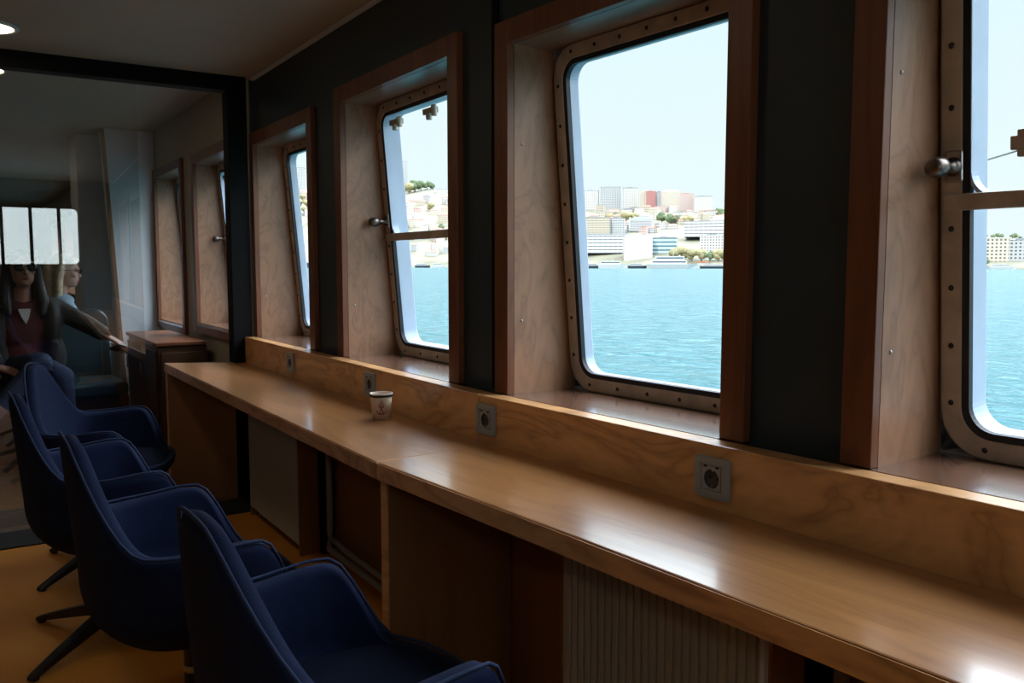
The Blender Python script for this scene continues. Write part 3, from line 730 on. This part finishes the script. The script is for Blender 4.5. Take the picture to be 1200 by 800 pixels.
# jumper
bm = NB(); ell(bm, V3(0, .13, .80), (.178, .115, .175)); ell(bm, V3(0, .145, .62), (.172, .125, .13)); ell(bm, V3(0, .12, .925), (.165, .085, .052))
for S_, E_, W_ in ((LS, LE, LW), (RS, RE, RW)): cap(bm, S_, E_, .053, .045); cap(bm, E_, E_.lerp(W_, .90), .044, .036)
melt('jumper', bm, M['sweater'], W1, .009, 4)
bm = NB(); vs = [bm.verts.new(p) for p in [(-.034, .022, .915), (.034, .022, .915), (.020, .010, .86), (.003, .004, .825), (-.016, .010, .86)]]; bm.faces.new(vs)
o = obj('white_shirt', bm, M['white_cloth'], W1); s_ = o.modifiers.new('thick', 'SOLIDIFY'); s_.thickness = .012
# open coat: two fronts, back and sleeves
bm = NB()
for s in (-1, 1):
    ell(bm, V3(s*.150, .115, .80), (.062, .130, .185)); ell(bm, V3(s*.155, .10, .62), (.070, .150, .14)); ell(bm, V3(s*.13, .12, .925), (.105, .088, .058))
ell(bm, V3(0, .19, .80), (.185, .075, .20)); ell(bm, V3(0, .20, .60), (.20, .10, .15))
for S_, E_, W_ in ((LS, LE, LW), (RS, RE, RW)): cap(bm, S_, E_, .066, .058); cap(bm, E_, E_.lerp(W_, .66), .057, .052)
melt('coat', bm, M['coat'], W1, .010, 4)
bm = NB(); ell(bm, V3(0, .15, .53), (.185, .15, .10))
for k, sx in ((0, .09), (1, -.09)): cap(bm, HIP+V3(sx, 0, 0), KN[k], .092, .066); cap(bm, KN[k], AN[k]+(KN[k]-AN[k])*.06, .062, .044)
melt('jeans', bm, M['jeans'], W1, .010, 4)
for k in (0, 1):
    bm = NB(); a = AN[k]+V3(0, 0, -.03); cap(bm, a, a+V3(0, -.16, -.035), .042, .032); ell(bm, a+V3(0, .01, -.01), (.042, .055, .045)); melt('shoe', bm, M['leg'], W1, .008, 3)
PH = empty('phone', loc=(.685+.505, 5.86-.095, .670)); tag(PH, 'small pale phone in the outstretched hand of the woman in sunglasses', 'phone')
PH.rotation_euler = (R(65), R(20), R(25))
obj('case', box(NB(), -.034, .034, -.004, .004, -.070, .020), M['bench_edge'], PH, bevel=.003)

# --- blond woman in profile, on the bench behind
W2 = empty('person', loc=(1.085, 6.82, 0)); tag(W2, 'blond woman in glasses and a pale denim jacket, seated sideways in profile towards the windows', 'person', 'passengers beyond the glass')
hc2 = V3(-.02, .0, 1.135); bm = NB(); RH2 = head(bm, hc2, R(72), R(4))
cap(bm, (-.07, .02, .95), (-.035, .01, 1.06), .050, .046)
ell(bm, V3(-.08, .02, .80), (.11, .165, .17)); ell(bm, V3(-.10, .02, .60), (.125, .165, .14)); ell(bm, V3(-.07, .02, .92), (.08, .15, .05))
A1 = [(V3(-.06, -.17, .90), V3(.07, -.20, .66), V3(.22, -.08, .62)), (V3(-.06, .19, .90), V3(.06, .22, .66), V3(.20, .10, .60))]
for S_, E_, W_ in A1: cap(bm, S_, E_, .044, .036); cap(bm, E_, W_, .035, .023); hand(bm, W_, (.8, .3, -.2), (0, 0, 1), .5, 1)
for s in (-1, 1): cap(bm, V3(-.08, s*.09, .54), V3(.13, s*.10-.18, .54), .08, .055); cap(bm, V3(.13, s*.10-.18, .54), V3(.10, s*.10-.20, .10), .05, .033); cap(bm, V3(.10, s*.10-.20, .08), V3(.20, s*.10-.22, .05), .032, .026)
melt('body', bm, M['skin_pale'], W2, .0055, 3)
RHs = RH; RH = RH2
g2 = onhead('glasses', lambda bm: [tube(bm, [(s*.034+.024*math.cos(R(a)), -.094, .004+.020*math.sin(R(a))) for a in range(0, 361, 30)], .002, 6, cap=False) for s in (-1, 1)] and tube(bm, [(.060, -.09, .008), (.078, -.03, .010), (.079, .01, .006)], .002, 6) and tube(bm, [(-.060, -.09, .008), (-.078, -.03, .010), (-.079, .01, .006)], .002, 6), M['leg'], W2)
onhead('lips', lambda bm: (ell(bm, V3(0, -.0885, -.058), (.018, .005, .004)), ell(bm, V3(0, -.087, -.066), (.015, .006, .005))), M['lips'], W2)
bm = NB(); RH = RH2
he((0, .030, .042), (.087, .100, .088)); he((0, .075, -.03), (.088, .072, .12)); he((0, .095, -.12), (.088, .055, .09))
for s in (-1, 1):
    he((s*.050, -.035, .078), (.038, .045, .030))
    for a, b, r1, r2 in [((s*.076, .02, .05), (s*.090, .03, -.08), .028, .036), ((s*.09, .03, -.08), (s*.085, .03, -.20), .036, .034), ((s*.04, .10, .0), (s*.05, .11, -.2), .05, .05)]:
        for i in range(8):
            p = Vector(a).lerp(Vector(b), i/7); r = r1+(r2-r1)*i/7; he(p, (r, r*.85, r))
melt('hair', bm, M['hair_blond'], W2, .008, 3)
bm = NB(); ell(bm, V3(-.08, .02, .79), (.130, .185, .18)); ell(bm, V3(-.10, .02, .62), (.14, .18, .12)); ell(bm, V3(-.065, .02, .925), (.095, .165, .055))
for S_, E_, W_ in A1: cap(bm, S_, E_, .060, .052); cap(bm, E_, E_.lerp(W_, .9), .050, .038)
melt('denim_jacket', bm, M['denim_pale'], W2, .010, 4)
bm = NB(); ell(bm, V3(-.10, .0, .54), (.14, .19, .10))
for s in (-1, 1): cap(bm, V3(-.08, s*.09, .54), V3(.13, s*.10-.18, .54), .09, .064); cap(bm, V3(.13, s*.10-.18, .54), V3(.10, s*.10-.20, .13), .06, .044)
melt('jeans', bm, M['jeans'], W2, .010, 4)
for s in (-1, 1):
    bm = NB(); a = V3(.09, s*.10-.20, .055); cap(bm, a, a+V3(.12, -.02, -.012), .040, .032); melt('shoe', bm, M['leg'], W2, .008, 3)
# ------------------------------------------------------------------ the water and the town across it
SEA = H-3.5
PT = math.atan((400-312)/1000.); YW = R(36.3958)
def ray_px(x, y):
    a, b, c = x-600, 1000., 400-y
    f = b*math.cos(PT)+c*math.sin(PT); u = -b*math.sin(PT)+c*math.cos(PT)
    return Vector((f*math.sin(YW)+a*math.cos(YW), f*math.cos(YW)-a*math.sin(YW), u))
def far(x, y, D):            # point seen at (x, y) at horizontal distance D from the ship
    r = ray_px(x, y); return Vector((0, 0, H)) + r*(D/math.hypot(r.x, r.y))
def interp(tab, x):
    if x <= tab[0][0]: return tab[0][1]
    for (a, p), (b, q) in zip(tab, tab[1:]):
        if x <= b: return p+(q-p)*(x-a)/(b-a)
    return tab[-1][1]
SHORE = [(0, 2600), (300, 2400), (530, 2200), (600, 1900), (680, 1500), (850, 1400), (1000, 1300), (1130, 1200), (1500, 1100)]
SKYL = [(0, 262), (200, 250), (330, 222), (440, 232), (462, 226), (500, 222), (530, 226), (600, 236), (680, 246), (760, 246), (840, 252), (900, 262), (1000, 276), (1120, 281), (1200, 285), (1500, 292)]
def base_py(x, D): return 308+1000*5.0/D
def hill(x, t):              # t 0 at the quay .. 1 at the crest -> (world point)
    D0 = interp(SHORE, x); D = D0*(1+.55*t)
    p = far(x, 300, D); crest = (312-interp(SKYL, x))/1000.*D0*1.55
    p.z = SEA+1.6+(crest+3.4)*(t**.85)
    return p
def sea_mat():
    m, nt, b = new_mat('sea_water'); N, L = nt.nodes, nt.links
    b.inputs['Base Color'].default_value = (.003, .105, .125, 1); b.inputs['Specular IOR Level'].default_value = .16; b.inputs['Roughness'].default_value = .22; b.inputs['IOR'].default_value = 1.33
    tc = N.new('ShaderNodeTexCoord'); mp = N.new('ShaderNodeMapping'); mp.inputs['Scale'].default_value = (.55, .33, 1); mp.inputs['Rotation'].default_value = (0, 0, R(-50))
    n1 = N.new('ShaderNodeTexNoise'); n1.inputs['Scale'].default_value = 1.7; n1.inputs['Detail'].default_value = 5; n1.inputs['Distortion'].default_value = .4
    n2 = N.new('ShaderNodeTexNoise'); n2.inputs['Scale'].default_value = .12; n2.inputs['Detail'].default_value = 3
    L.new(tc.outputs['Object'], mp.inputs['Vector']); L.new(mp.outputs['Vector'], n1.inputs['Vector']); L.new(mp.outputs['Vector'], n2.inputs['Vector'])
    ad = N.new('ShaderNodeMath'); ad.operation = 'MULTIPLY_ADD'; ad.inputs[1].default_value = 2.0
    L.new(n2.outputs['Fac'], ad.inputs[0]); L.new(n1.outputs['Fac'], ad.inputs[2])
    bp = N.new('ShaderNodeBump'); bp.inputs['Strength'].default_value = 1; bp.inputs['Distance'].default_value = .8
    L.new(ad.outputs[0], bp.inputs['Height']); L.new(bp.outputs['Normal'], b.inputs['Normal'])
    return m
M['sea'] = sea_mat()
bm = NB(); box(bm, 1.7, 9000, -4000, 9000, SEA-2, SEA)
structure(obj('sea', bm, M['sea']), 'turquoise rippled sea outside the windows', 'sea')

def facade(name, wall, win=(.16, .20, .24), fx=4.8, fz=4.6, wx=.48, wz=.45, rough=.7):
    m, nt, b = new_mat(name); N, L = nt.nodes, nt.links
    tc = N.new('ShaderNodeTexCoord'); s = N.new('ShaderNodeSeparateXYZ'); L.new(tc.outputs['Object'], s.inputs[0])
    def mth(op, a, b_=None, val=None):
        q = N.new('ShaderNodeMath'); q.operation = op
        L.new(a, q.inputs[0])
        if b_ is not None: L.new(b_, q.inputs[1])
        elif val is not None: q.inputs[1].default_value = val
        return q.outputs[0]
    u = mth('ADD', s.outputs['X'], s.outputs['Y']); u = mth('DIVIDE', u, val=fx); u = mth('FRACT', mth('ADD', u, val=100.25)); u = mth('LESS_THAN', u, val=wx)
    z = mth('FRACT', mth('DIVIDE', mth('ADD', s.outputs['Z'], val=.6), val=fz)); z = mth('LESS_THAN', mth('SUBTRACT', z, val=.35), val=wz); 
    z2 = mth('GREATER_THAN', mth('FRACT', mth('DIVIDE', mth('ADD', s.outputs['Z'], val=.6), val=fz)), val=.35)
    f = mth('MULTIPLY', mth('MULTIPLY', u, z), z2)
    mx = N.new('ShaderNodeMixRGB'); mx.inputs[1].default_value = (*wall, 1); mx.inputs[2].default_value = (*win, 1)
    L.new(f, mx.inputs[0]); L.new(mx.outputs[0], b.inputs['Base Color']); b.inputs['Roughness'].default_value = rough
    return m
FA = [facade('facade_white', (0.592, 0.577, 0.555), (0.079, 0.086, 0.095)), facade('facade_cream', (0.592, 0.548, 0.459), (0.086, 0.081, 0.081)), facade('facade_pink', (0.577, 0.459, 0.429), (0.086, 0.072, 0.077)),
      facade('facade_grey', (0.459, 0.474, 0.488), (0.068, 0.077, 0.086)), facade('facade_red', (0.444, 0.192, 0.178), (0.140, 0.131, 0.126), wx=.35), facade('facade_sand', (0.518, 0.459, 0.370), (0.099, 0.090, 0.081), fx=2.2, wx=.5)]
FBAND = facade('facade_banded', (0.622, 0.622, 0.622), (0.110, 0.135, 0.160), fx=9, wx=.93, fz=6, wz=.30)
FTEAL = facade('facade_teal_stripes', (0.407, 0.488, 0.518), (0.050, 0.140, 0.170), fx=30, wx=.99, fz=7, wz=.36)
FPLAIN = plain('plain_white_wall', (0.622, 0.607, 0.592), .7)
ROOF = plain('red_tile_roof', (0.459, 0.200, 0.148), .8, var=.15, vscale=.3); ROOFG = plain('grey_flat_roof', (0.266, 0.289, 0.311), .8); ROOFD = plain('slate_roof', (0.148, 0.178, 0.222), .7)
LEAF = plain('hazy_green_leaves', (0.118, 0.163, 0.081), .8, var=.35, vscale=.25); LEAFY = plain('yellow_green_leaves', (0.311, 0.281, 0.148), .8, var=.3, vscale=.25); BARK = plain('tree_bark', (0.118, 0.089, 0.067), .9)
LAND = plain('hillside_ground', (0.25, 0.24, 0.17), .9, var=.25, vscale=.02); QUAY = plain('quay_stone', (0.385, 0.370, 0.348), .8); HULLW = plain('white_boat_paint', (0.636, 0.636, 0.636), .4); HULLD = plain('dark_boat_hull', (0.044, 0.059, 0.081), .5)
BWIN = plain('boat_windows', (0.074, 0.104, 0.133), .3); ORANGE = plain('orange_awning', (0.481, 0.192, 0.096), .7)

# the hillside, one continuous terrain
bm = NB(); grid = []
xs = list(range(-60, 1560, 20)); ts = [-.02, 0, .06, .15, .3, .5, .75, 1, 1.25, 1.6]
for x in xs:
    col = []
    for t in ts:
        if t < 0: p = far(x, 300, interp(SHORE, x)*.995); p.z = SEA-1
        elif t == 0: p = far(x, 300, interp(SHORE, x)*.996); p.z = SEA+1.4
        else:
            p = hill(x, min(t, 1)*.97)
            if t > 1: q = far(x, 300, interp(SHORE, x)*(1+.55*t)); p = Vector((q.x, q.y, p.z*(1-.4*(t-1))))
        col.append(bm.verts.new(p))
    grid.append(col)
for a, b in zip(grid, grid[1:]):
    for i in range(len(ts)-1): bm.faces.new((a[i], b[i], b[i+1], a[i+1]))
structure(obj('hillside', bm, LAND, smooth=True), 'built-up hillside across the water', 'hill')

def house(x, t, wpx, hpx, mat, roof, label, name='building', group=None, depth=None, rz=None, ypx=None, D=None):
    """wpx, hpx apparent size; t how far up the hill"""
    D0 = interp(SHORE, x); Dd = D0*(1+.55*t) if D is None else D
    p = hill(x, t)
    if ypx is not None:
        q = far(x, ypx, Dd); p = Vector((q.x, q.y, q.z))
    wm = wpx/1000*Dd; hm = hpx/1000*Dd; dp = depth or wm*.8
    face = math.atan2(-p.y, -p.x)
    rz = random.uniform(-.35, .35) if rz is None else rz
    E_ = empty(name, loc=(p.x, p.y, p.z-1.5), rotz=face+rz)
    tag(E_, label, 'building', group)
    base = 4.
    obj('walls', box(NB(), -dp, 0, -wm/2, wm/2, -base, hm+1.5), mat, E_)
    z = hm+1.5
    bm = NB()
    if roof == 'gable' or roof == 'gable_dark':
        vs = [bm.verts.new(q) for q in [(.5, -wm/2-.5, z), (.5, wm/2+.5, z), (-dp-.5, wm/2+.5, z), (-dp-.5, -wm/2-.5, z), (-dp/2, -wm/2+wm*.15, z+wm*.16), (-dp/2, wm/2-wm*.15, z+wm*.16)]]
        for f in [(0, 3, 2, 1), (0, 1, 5, 4), (2, 3, 4, 5), (1, 2, 5), (3, 0, 4)]: bm.faces.new([vs[i] for i in f])
        obj('roof', bm, ROOF if roof == 'gable' else ROOFD, E_)
    else:
        box(bm, -dp-.4, .5, -wm/2-.5, wm/2+.5, z, z+max(.5, wm*.02)); box(bm, -dp*.7, -dp*.3, -wm*.22, wm*.1, z, z+2.6)
        obj('roof', bm, {'flat': ROOFG, 'dark': ROOFD, 'red': ROOF, 'white': FPLAIN}[roof], E_)
    return E_
# named buildings of the skyline and the shore: (x, ybase, w, h, hill t, facade, roof, label)
named = [
 (692, 246, 18, 22, .95, FA[0], 'flat', 'white apartment block at the left end of the skyline in the big window'),
 (715, 244, 24, 24, .97, FA[3], 'flat', 'pale grey apartment block, second from the left on the skyline'),
 (739, 246, 17, 25, .97, FA[0], 'dark', 'white balconied block with a dark roof line on the skyline'),
 (753, 250, 9, 25, .95, FA[1], 'white', 'narrow cream block left of the red one on the skyline'),
 (762.5, 248, 11, 23, .95, FA[4], 'red', 'red apartment block in the middle of the skyline'),
 (772, 249, 8, 23, .97, FA[3], 'dark', 'blue-grey block put in as the shaded side of the red one'),  # separate block whose facade colour paints the red block's shaded side
 (785, 249, 20, 23, .95, FA[1], 'gable', 'cream building with a red gable roof right of the red block'),
 (804, 249, 17, 21, .97, FA[2], 'red', 'pale pink block on the skyline'),
 (823, 251, 18, 20, .95, FA[0], 'flat', 'white block at the right end of the skyline'),
 (697, 275, 34, 20, .30, FA[5], 'flat', 'wide sand-coloured building with a grid of windows left of centre'),
 (722, 275, 18, 19, .34, FA[3], 'flat', 'grey slab next to the wide sand-coloured building'),
 (751, 268, 26, 10, .42, FA[3], 'gable_dark', 'long low building with a bluish roof half way up the hill'),
 (708, 293, 52, 18, .10, FBAND, 'flat', 'long white building with dark window bands near the quay'),
 (748, 303, 32, 27, .06, FPLAIN, 'white', 'large blank white building by the quay'),
 (778, 294, 27, 15, .12, FTEAL, 'flat', 'building with dark teal window stripes'),
 (826, 274, 46, 14, .30, FBAND, 'flat', 'long white building with bluish bands at the right of the big window'),
 (836, 294, 30, 18, .14, FA[0], 'flat', 'white building among yellowish trees at the right of the big window'),
 (469, 231, 17, 42, .95, FA[3], 'white', 'tall pale tower block rising above the trees in the second window'),
 (484, 250, 12, 15, .7, FA[2], 'gable', 'pink house below the trees in the second window'),
 (517, 236, 13, 14, .9, FA[0], 'flat', 'white block right of the trees in the second window'),
 (499, 286, 26, 14, .2, FA[3], 'flat', 'grey waterfront block seen below the window bar'),
 (351, 222, 12, 24, .9, FA[3], 'flat', 'hazy pale tower in the narrow window'),
 (352, 286, 14, 20, .3, FA[1], 'red', 'cream block low in the narrow window'),
 (1152, 307, 45, 24, .10, FA[1], 'white', 'long cream palace on the shore in the right-hand window'),
 (1195, 307, 24, 22, .12, FA[3], 'flat', 'bluish grey building at the right edge on the shore'),
]
for x, yb, w_, h_, t, fa, rf, lb in named:
    house(x, t, w_, h_, fa, rf, lb, rz=random.uniform(-.12, .12), ypx=yb)
e_ = bpy.data.objects['building']
tw = [o for o in C.objects if o.get('label', '').startswith('tall pale tower')][0]
obj('antenna', tube(NB(), [(-8, 0, 58), (-8, 0, 80)], [.8, .3], 6), ROOFG, tw)
# unnamed houses packed between them
cnt = 0
rng = random.Random(5)
proto = {}
def fill(x0, x1, n, tr, lb, grp, wr=(9, 19), hr=(6, 12)):
    for i in range(n):
        x = x0+(x1-x0)*(i+rng.random())/n; t = rng.uniform(*tr)
        if 672 < x < 850 and t < .28: t += .25
        fa = rng.choice(FA[:4]+[FA[0], FA[1], FPLAIN, FA[5]]); rf = rng.choice(['gable', 'gable', 'flat', 'white', 'red', 'gable'])
        house(x, t, rng.uniform(*wr), rng.uniform(*hr), fa, rf, lb, group=grp, rz=rng.uniform(-.5, .5))
fill(672, 852, 64, (.36, .90), 'small pale house packed on the hillside behind the big window', 'houses packed on the hillside seen through the big window', (6, 13), (4, 9))
fill(456, 545, 40, (.06, .82), 'small pale house packed on the hillside behind the second window', 'houses packed on the hillside seen through the second window', (7, 14), (5, 10))
fill(335, 372, 8, (.05, .8), 'small hazy house on the slope behind the narrow window', 'houses seen through the narrow window', (7, 13), (5, 10))
fill(545, 672, 10, (.05, .9), 'small pale house on the hillside hidden behind the wall joint', 'houses hidden behind the wall between the windows')
fill(856, 1120, 10, (.05, .8), 'small pale house on the low shore hidden behind the wall', 'houses hidden behind the wall right of the big window', (9, 18), (5, 9))
# trees
def crown_bm(r, seed):
    bm = NB(); rg = random.Random(seed)
    for k in range(7):
        c = Vector((rg.uniform(-.55, .55), rg.uniform(-.55, .55), rg.uniform(-.3, .55)))*r; rr = r*rg.uniform(.45, .7)
        res = bmesh.ops.create_icosphere(bm, subdivisions=2, radius=rr)
        for v in res['verts']: v.co = v.co*(1+rg.uniform(-.13, .13))+c+Vector((0, 0, r*1.5))
    return bm
tp = []
for i, mt in enumerate((LEAF, LEAFY, LEAF)):
    T = empty('tree'); obj('crown', crown_bm(1., i), mt, T); obj('trunk', tube(NB(), [(0, 0, -.6), (0, 0, 1.2)], [.12, .07], 6), BARK, T); tp.append(T)
used = set()
def trees(lst, lb, grp):
    for x, t, rpx, kind in lst:
        o = tp[kind] if kind not in used else copy_tree(tp[kind]); used.add(kind)
        D = interp(SHORE, x)*(1+.55*t); p = hill(x, t); s = rpx/1000*D
        o.location = (p.x, p.y, p.z-.4*s); o.scale = (s, s, s*.9); o.rotation_euler = (0, 0, rng.uniform(0, 6.28)); tag(o, lb, 'tree', grp)
trees([(474, .93, 5, 0), (480, .90, 6, 1), (487, .92, 7, 0), (494, .93, 6, 2), (501, .95, 5, 2), (508, .97, 4, 0)], 'green tree on the hilltop beside the tall pale tower', 'hilltop trees beside the tower')
trees([(469, .25, 4, 1), (476, .3, 4, 0), (505, .55, 5, 1), (518, .3, 4, 0), (523, .2, 4, 1)], 'tree between the houses behind the second window', 'trees between the houses, second window')
trees([(712, .62, 5, 1), (722, .66, 5, 0), (733, .62, 6, 1), (742, .64, 5, 1), (775, .62, 6, 0), (785, .6, 6, 0), (795, .62, 5, 0), (806, .58, 6, 1), (845, .8, 6, 0), (838, .85, 5, 2), (690, .6, 4, 1)], 'tree half way up the hillside behind the big window', 'trees half way up the hillside, big window')
trees([(790, .05, 7, 1), (800, .06, 8, 1), (811, .05, 7, 1), (822, .05, 7, 1), (832, .05, 6, 2), (842, .05, 7, 1), (848, .06, 6, 1)], 'yellowish tree on the quay behind the big window', 'yellowish quay trees')
trees([(1137, .02, 4, 0), (1143, .02, 5, 2), (1149, .02, 5, 0), (1154, .02, 4, 2)], 'dark green tree on the shore in front of the cream palace', 'trees in front of the palace')
trees([(1122+4.2*k+1.5*math.sin(k*2.3), .93+.05*math.sin(k*1.7), 2.0+.8*math.sin(k*1.3), (0, 2)[k % 2]) for k in range(22)], 'small tree on the ridge behind the cream palace', 'ridge trees behind the palace')
trees([(340+3*k, .5+.1*(k % 3), 4.5, 1) for k in range(8)], 'yellowish tree on the slope behind the narrow window', 'slope trees, narrow window')
# boats along the quay
def boat(x, wpx, hpx, dark, label, Dk=.975, decks=2):
    D = interp(SHORE, x)*Dk; p = far(x, 300, D); Lm = wpx/1000*D; hm = hpx/1000*D
    B = empty('ferry' if decks > 1 else 'boat', loc=(p.x, p.y, SEA), rotz=math.atan2(-p.y, -p.x)); tag(B, label, 'boat')
    wd = Lm*.18; hh = hm*(.34 if decks > 1 else .55)
    bm = NB(); outline = [(-wd, -Lm/2), (wd, -Lm/2), (wd, Lm*.3), (0, Lm/2), (-wd, Lm*.3)]
    lo = [bm.verts.new((a*.8, b*.94, -.6)) for a, b in outline]; up = [bm.verts.new((a, b, hh)) for a, b in outline]
    bm.faces.new(lo[::-1]); bm.faces.new(up)
    for i in range(5): bm.faces.new((lo[i], lo[(i+1) % 5], up[(i+1) % 5], up[i]))
    obj('hull', bm, HULLD if dark else HULLW, B)
    z = hh
    for d in range(decks):
        k = .92-.18*d; dh = (hm-hh)/decks*.9
        dk = obj('deck_house', box(NB(), -wd*.8, wd*.8, -Lm*.45*k, Lm*.28*k, z, z+dh), HULLW, B)
        obj('window_band', box(NB(), -wd*.82, wd*.82, -Lm*.42*k, Lm*.26*k, z+dh*.40, z+dh*.72), BWIN, dk)
        z += dh
    obj('mast', tube(NB(), [(0, 0, z), (0, 0, z+hm*.35)], .25, 6), HULLW, B)
boat(789, 60, 15, False, 'large white ferry moored right of centre in the big window')
boat(718, 34, 9, False, 'white passenger boat left of the ferry', decks=1)
boat(693, 24, 6, True, 'dark hulled boat at the left edge of the big window', decks=1)
boat(747, 22, 6, True, 'small dark boat between the ferry and the white boat', Dk=.96, decks=1)
boat(838, 34, 5, True, 'long low dark boat at the right edge of the big window', decks=1)
boat(476, 16, 5, False, 'small white boat below the tower in the second window', decks=1)
boat(495, 18, 5, True, 'dark boat on the waterline in the second window', decks=1)
boat(514, 17, 5, False, 'white boat at the right of the second window', decks=1)
boat(354, 18, 10, True, 'dark roofed boat low in the narrow window', decks=1)
boat(1146, 26, 5, False, 'white boat moored before the cream palace', decks=1)
boat(1176, 24, 5, False, 'white boat moored at the right edge of the shore', decks=1)
AWN = empty('quay_stall', loc=tuple(hill(824, .02))); AWN.rotation_euler = (0, 0, math.atan2(-AWN.location.y, -AWN.location.x)); tag(AWN, 'low quay stall with an orange awning near the yellowish trees', 'stall')
obj('counter_wall', box(NB(), -4, 0, -9, 9, -1, 3), FPLAIN, AWN); obj('awning', prism(NB(), [(-5, -10), (1.5, -10), (1.5, 10), (-5, 10)], 3, 5.2), ORANGE, AWN)
# ------------------------------------------------------------------ camera, light, world
FPX = 1000.; HY = 312.
pitch = math.atan((400-HY)/FPX); yaw = R(36.3958)
cd = bpy.data.cameras.new('camera'); cam = bpy.data.objects.new('camera', cd); C.objects.link(cam)
cam.location = (0, 0, H); cam.rotation_euler = (R(90)-pitch, 0, -yaw)
cd.sensor_width = 36; cd.lens = 36*FPX/1200; cd.clip_start = .05; cd.clip_end = 20000
bpy.context.scene.camera = cam
sd = bpy.data.lights.new('sun', 'SUN'); sun = bpy.data.objects.new('sun', sd); C.objects.link(sun)
sd.energy = 3.2; sd.angle = R(.6); sd.color = (1, .96, .9)
sun.rotation_euler = Vector((.72, .35, -.62)).to_track_quat('-Z', 'Y').to_euler()
w = bpy.data.worlds.new('sky'); bpy.context.scene.world = w; w.use_nodes = True; nt = w.node_tree; N, L = nt.nodes, nt.links
bg = N['Background']; tc = N.new('ShaderNodeTexCoord'); sp = N.new('ShaderNodeSeparateXYZ'); L.new(tc.outputs['Generated'], sp.inputs[0])
r = N.new('ShaderNodeValToRGB'); r.color_ramp.elements[0].position = 0; r.color_ramp.elements[0].color = (.86, .95, .97, 1)
r.color_ramp.elements[1].position = 1; r.color_ramp.elements[1].color = (.84, .92, 1.06, 1)
el = r.color_ramp.elements.new(.28); el.color = (.76, .92, .98, 1); el = r.color_ramp.elements.new(.5); el.color = (.84, .92, 1.06, 1)
L.new(sp.outputs['Z'], r.inputs['Fac']); L.new(r.outputs['Color'], bg.inputs['Color'])
# sky boosted low over the stern so the mirrored window shows bright
dt = N.new('ShaderNodeVectorMath'); dt.operation = 'DOT_PRODUCT'; dt.inputs[1].default_value = Vector((-.02, -1, .08)).normalized()
L.new(tc.outputs['Generated'], dt.inputs[0])
mr = N.new('ShaderNodeMapRange'); mr.interpolation_type = 'SMOOTHSTEP'; mr.inputs['From Min'].default_value = .80; mr.inputs['From Max'].default_value = .95; mr.inputs['To Min'].default_value = 1.0; mr.inputs['To Max'].default_value = 2.5
L.new(dt.outputs['Value'], mr.inputs['Value']); 
# added glow high in the starboard sky, brightening the interior through the windows
m2 = N.new('ShaderNodeMapRange'); m2.interpolation_type = 'SMOOTHSTEP'; m2.inputs['From Min'].default_value = .27; m2.inputs['From Max'].default_value = .48; m2.inputs['To Min'].default_value = 0; m2.inputs['To Max'].default_value = 1
L.new(sp.outputs['Z'], m2.inputs['Value'])
d2 = N.new('ShaderNodeVectorMath'); d2.operation = 'DOT_PRODUCT'; d2.inputs[1].default_value = Vector((.85, .05, .5)).normalized(); L.new(tc.outputs['Generated'], d2.inputs[0])
m4 = N.new('ShaderNodeMapRange'); m4.inputs['From Min'].default_value = .35; m4.inputs['From Max'].default_value = .9; m4.inputs['To Min'].default_value = 1.2; m4.inputs['To Max'].default_value = 11.
L.new(d2.outputs['Value'], m4.inputs['Value'])
m5 = N.new('ShaderNodeMath'); m5.operation = 'MULTIPLY'; L.new(m2.outputs['Result'], m5.inputs[0]); L.new(m4.outputs['Result'], m5.inputs[1])
m3 = N.new('ShaderNodeMath'); m3.operation = 'MULTIPLY_ADD'; m3.inputs[1].default_value = 1.14
L.new(mr.outputs['Result'], m3.inputs[0]); L.new(m5.outputs[0], m3.inputs[2]); L.new(m3.outputs[0], bg.inputs['Strength'])
vs_ = bpy.context.scene.view_settings; vs_.view_transform = 'Standard'; vs_.look = 'None'; vs_.exposure = 0; vs_.gamma = 1; vs_.use_curve_mapping = False
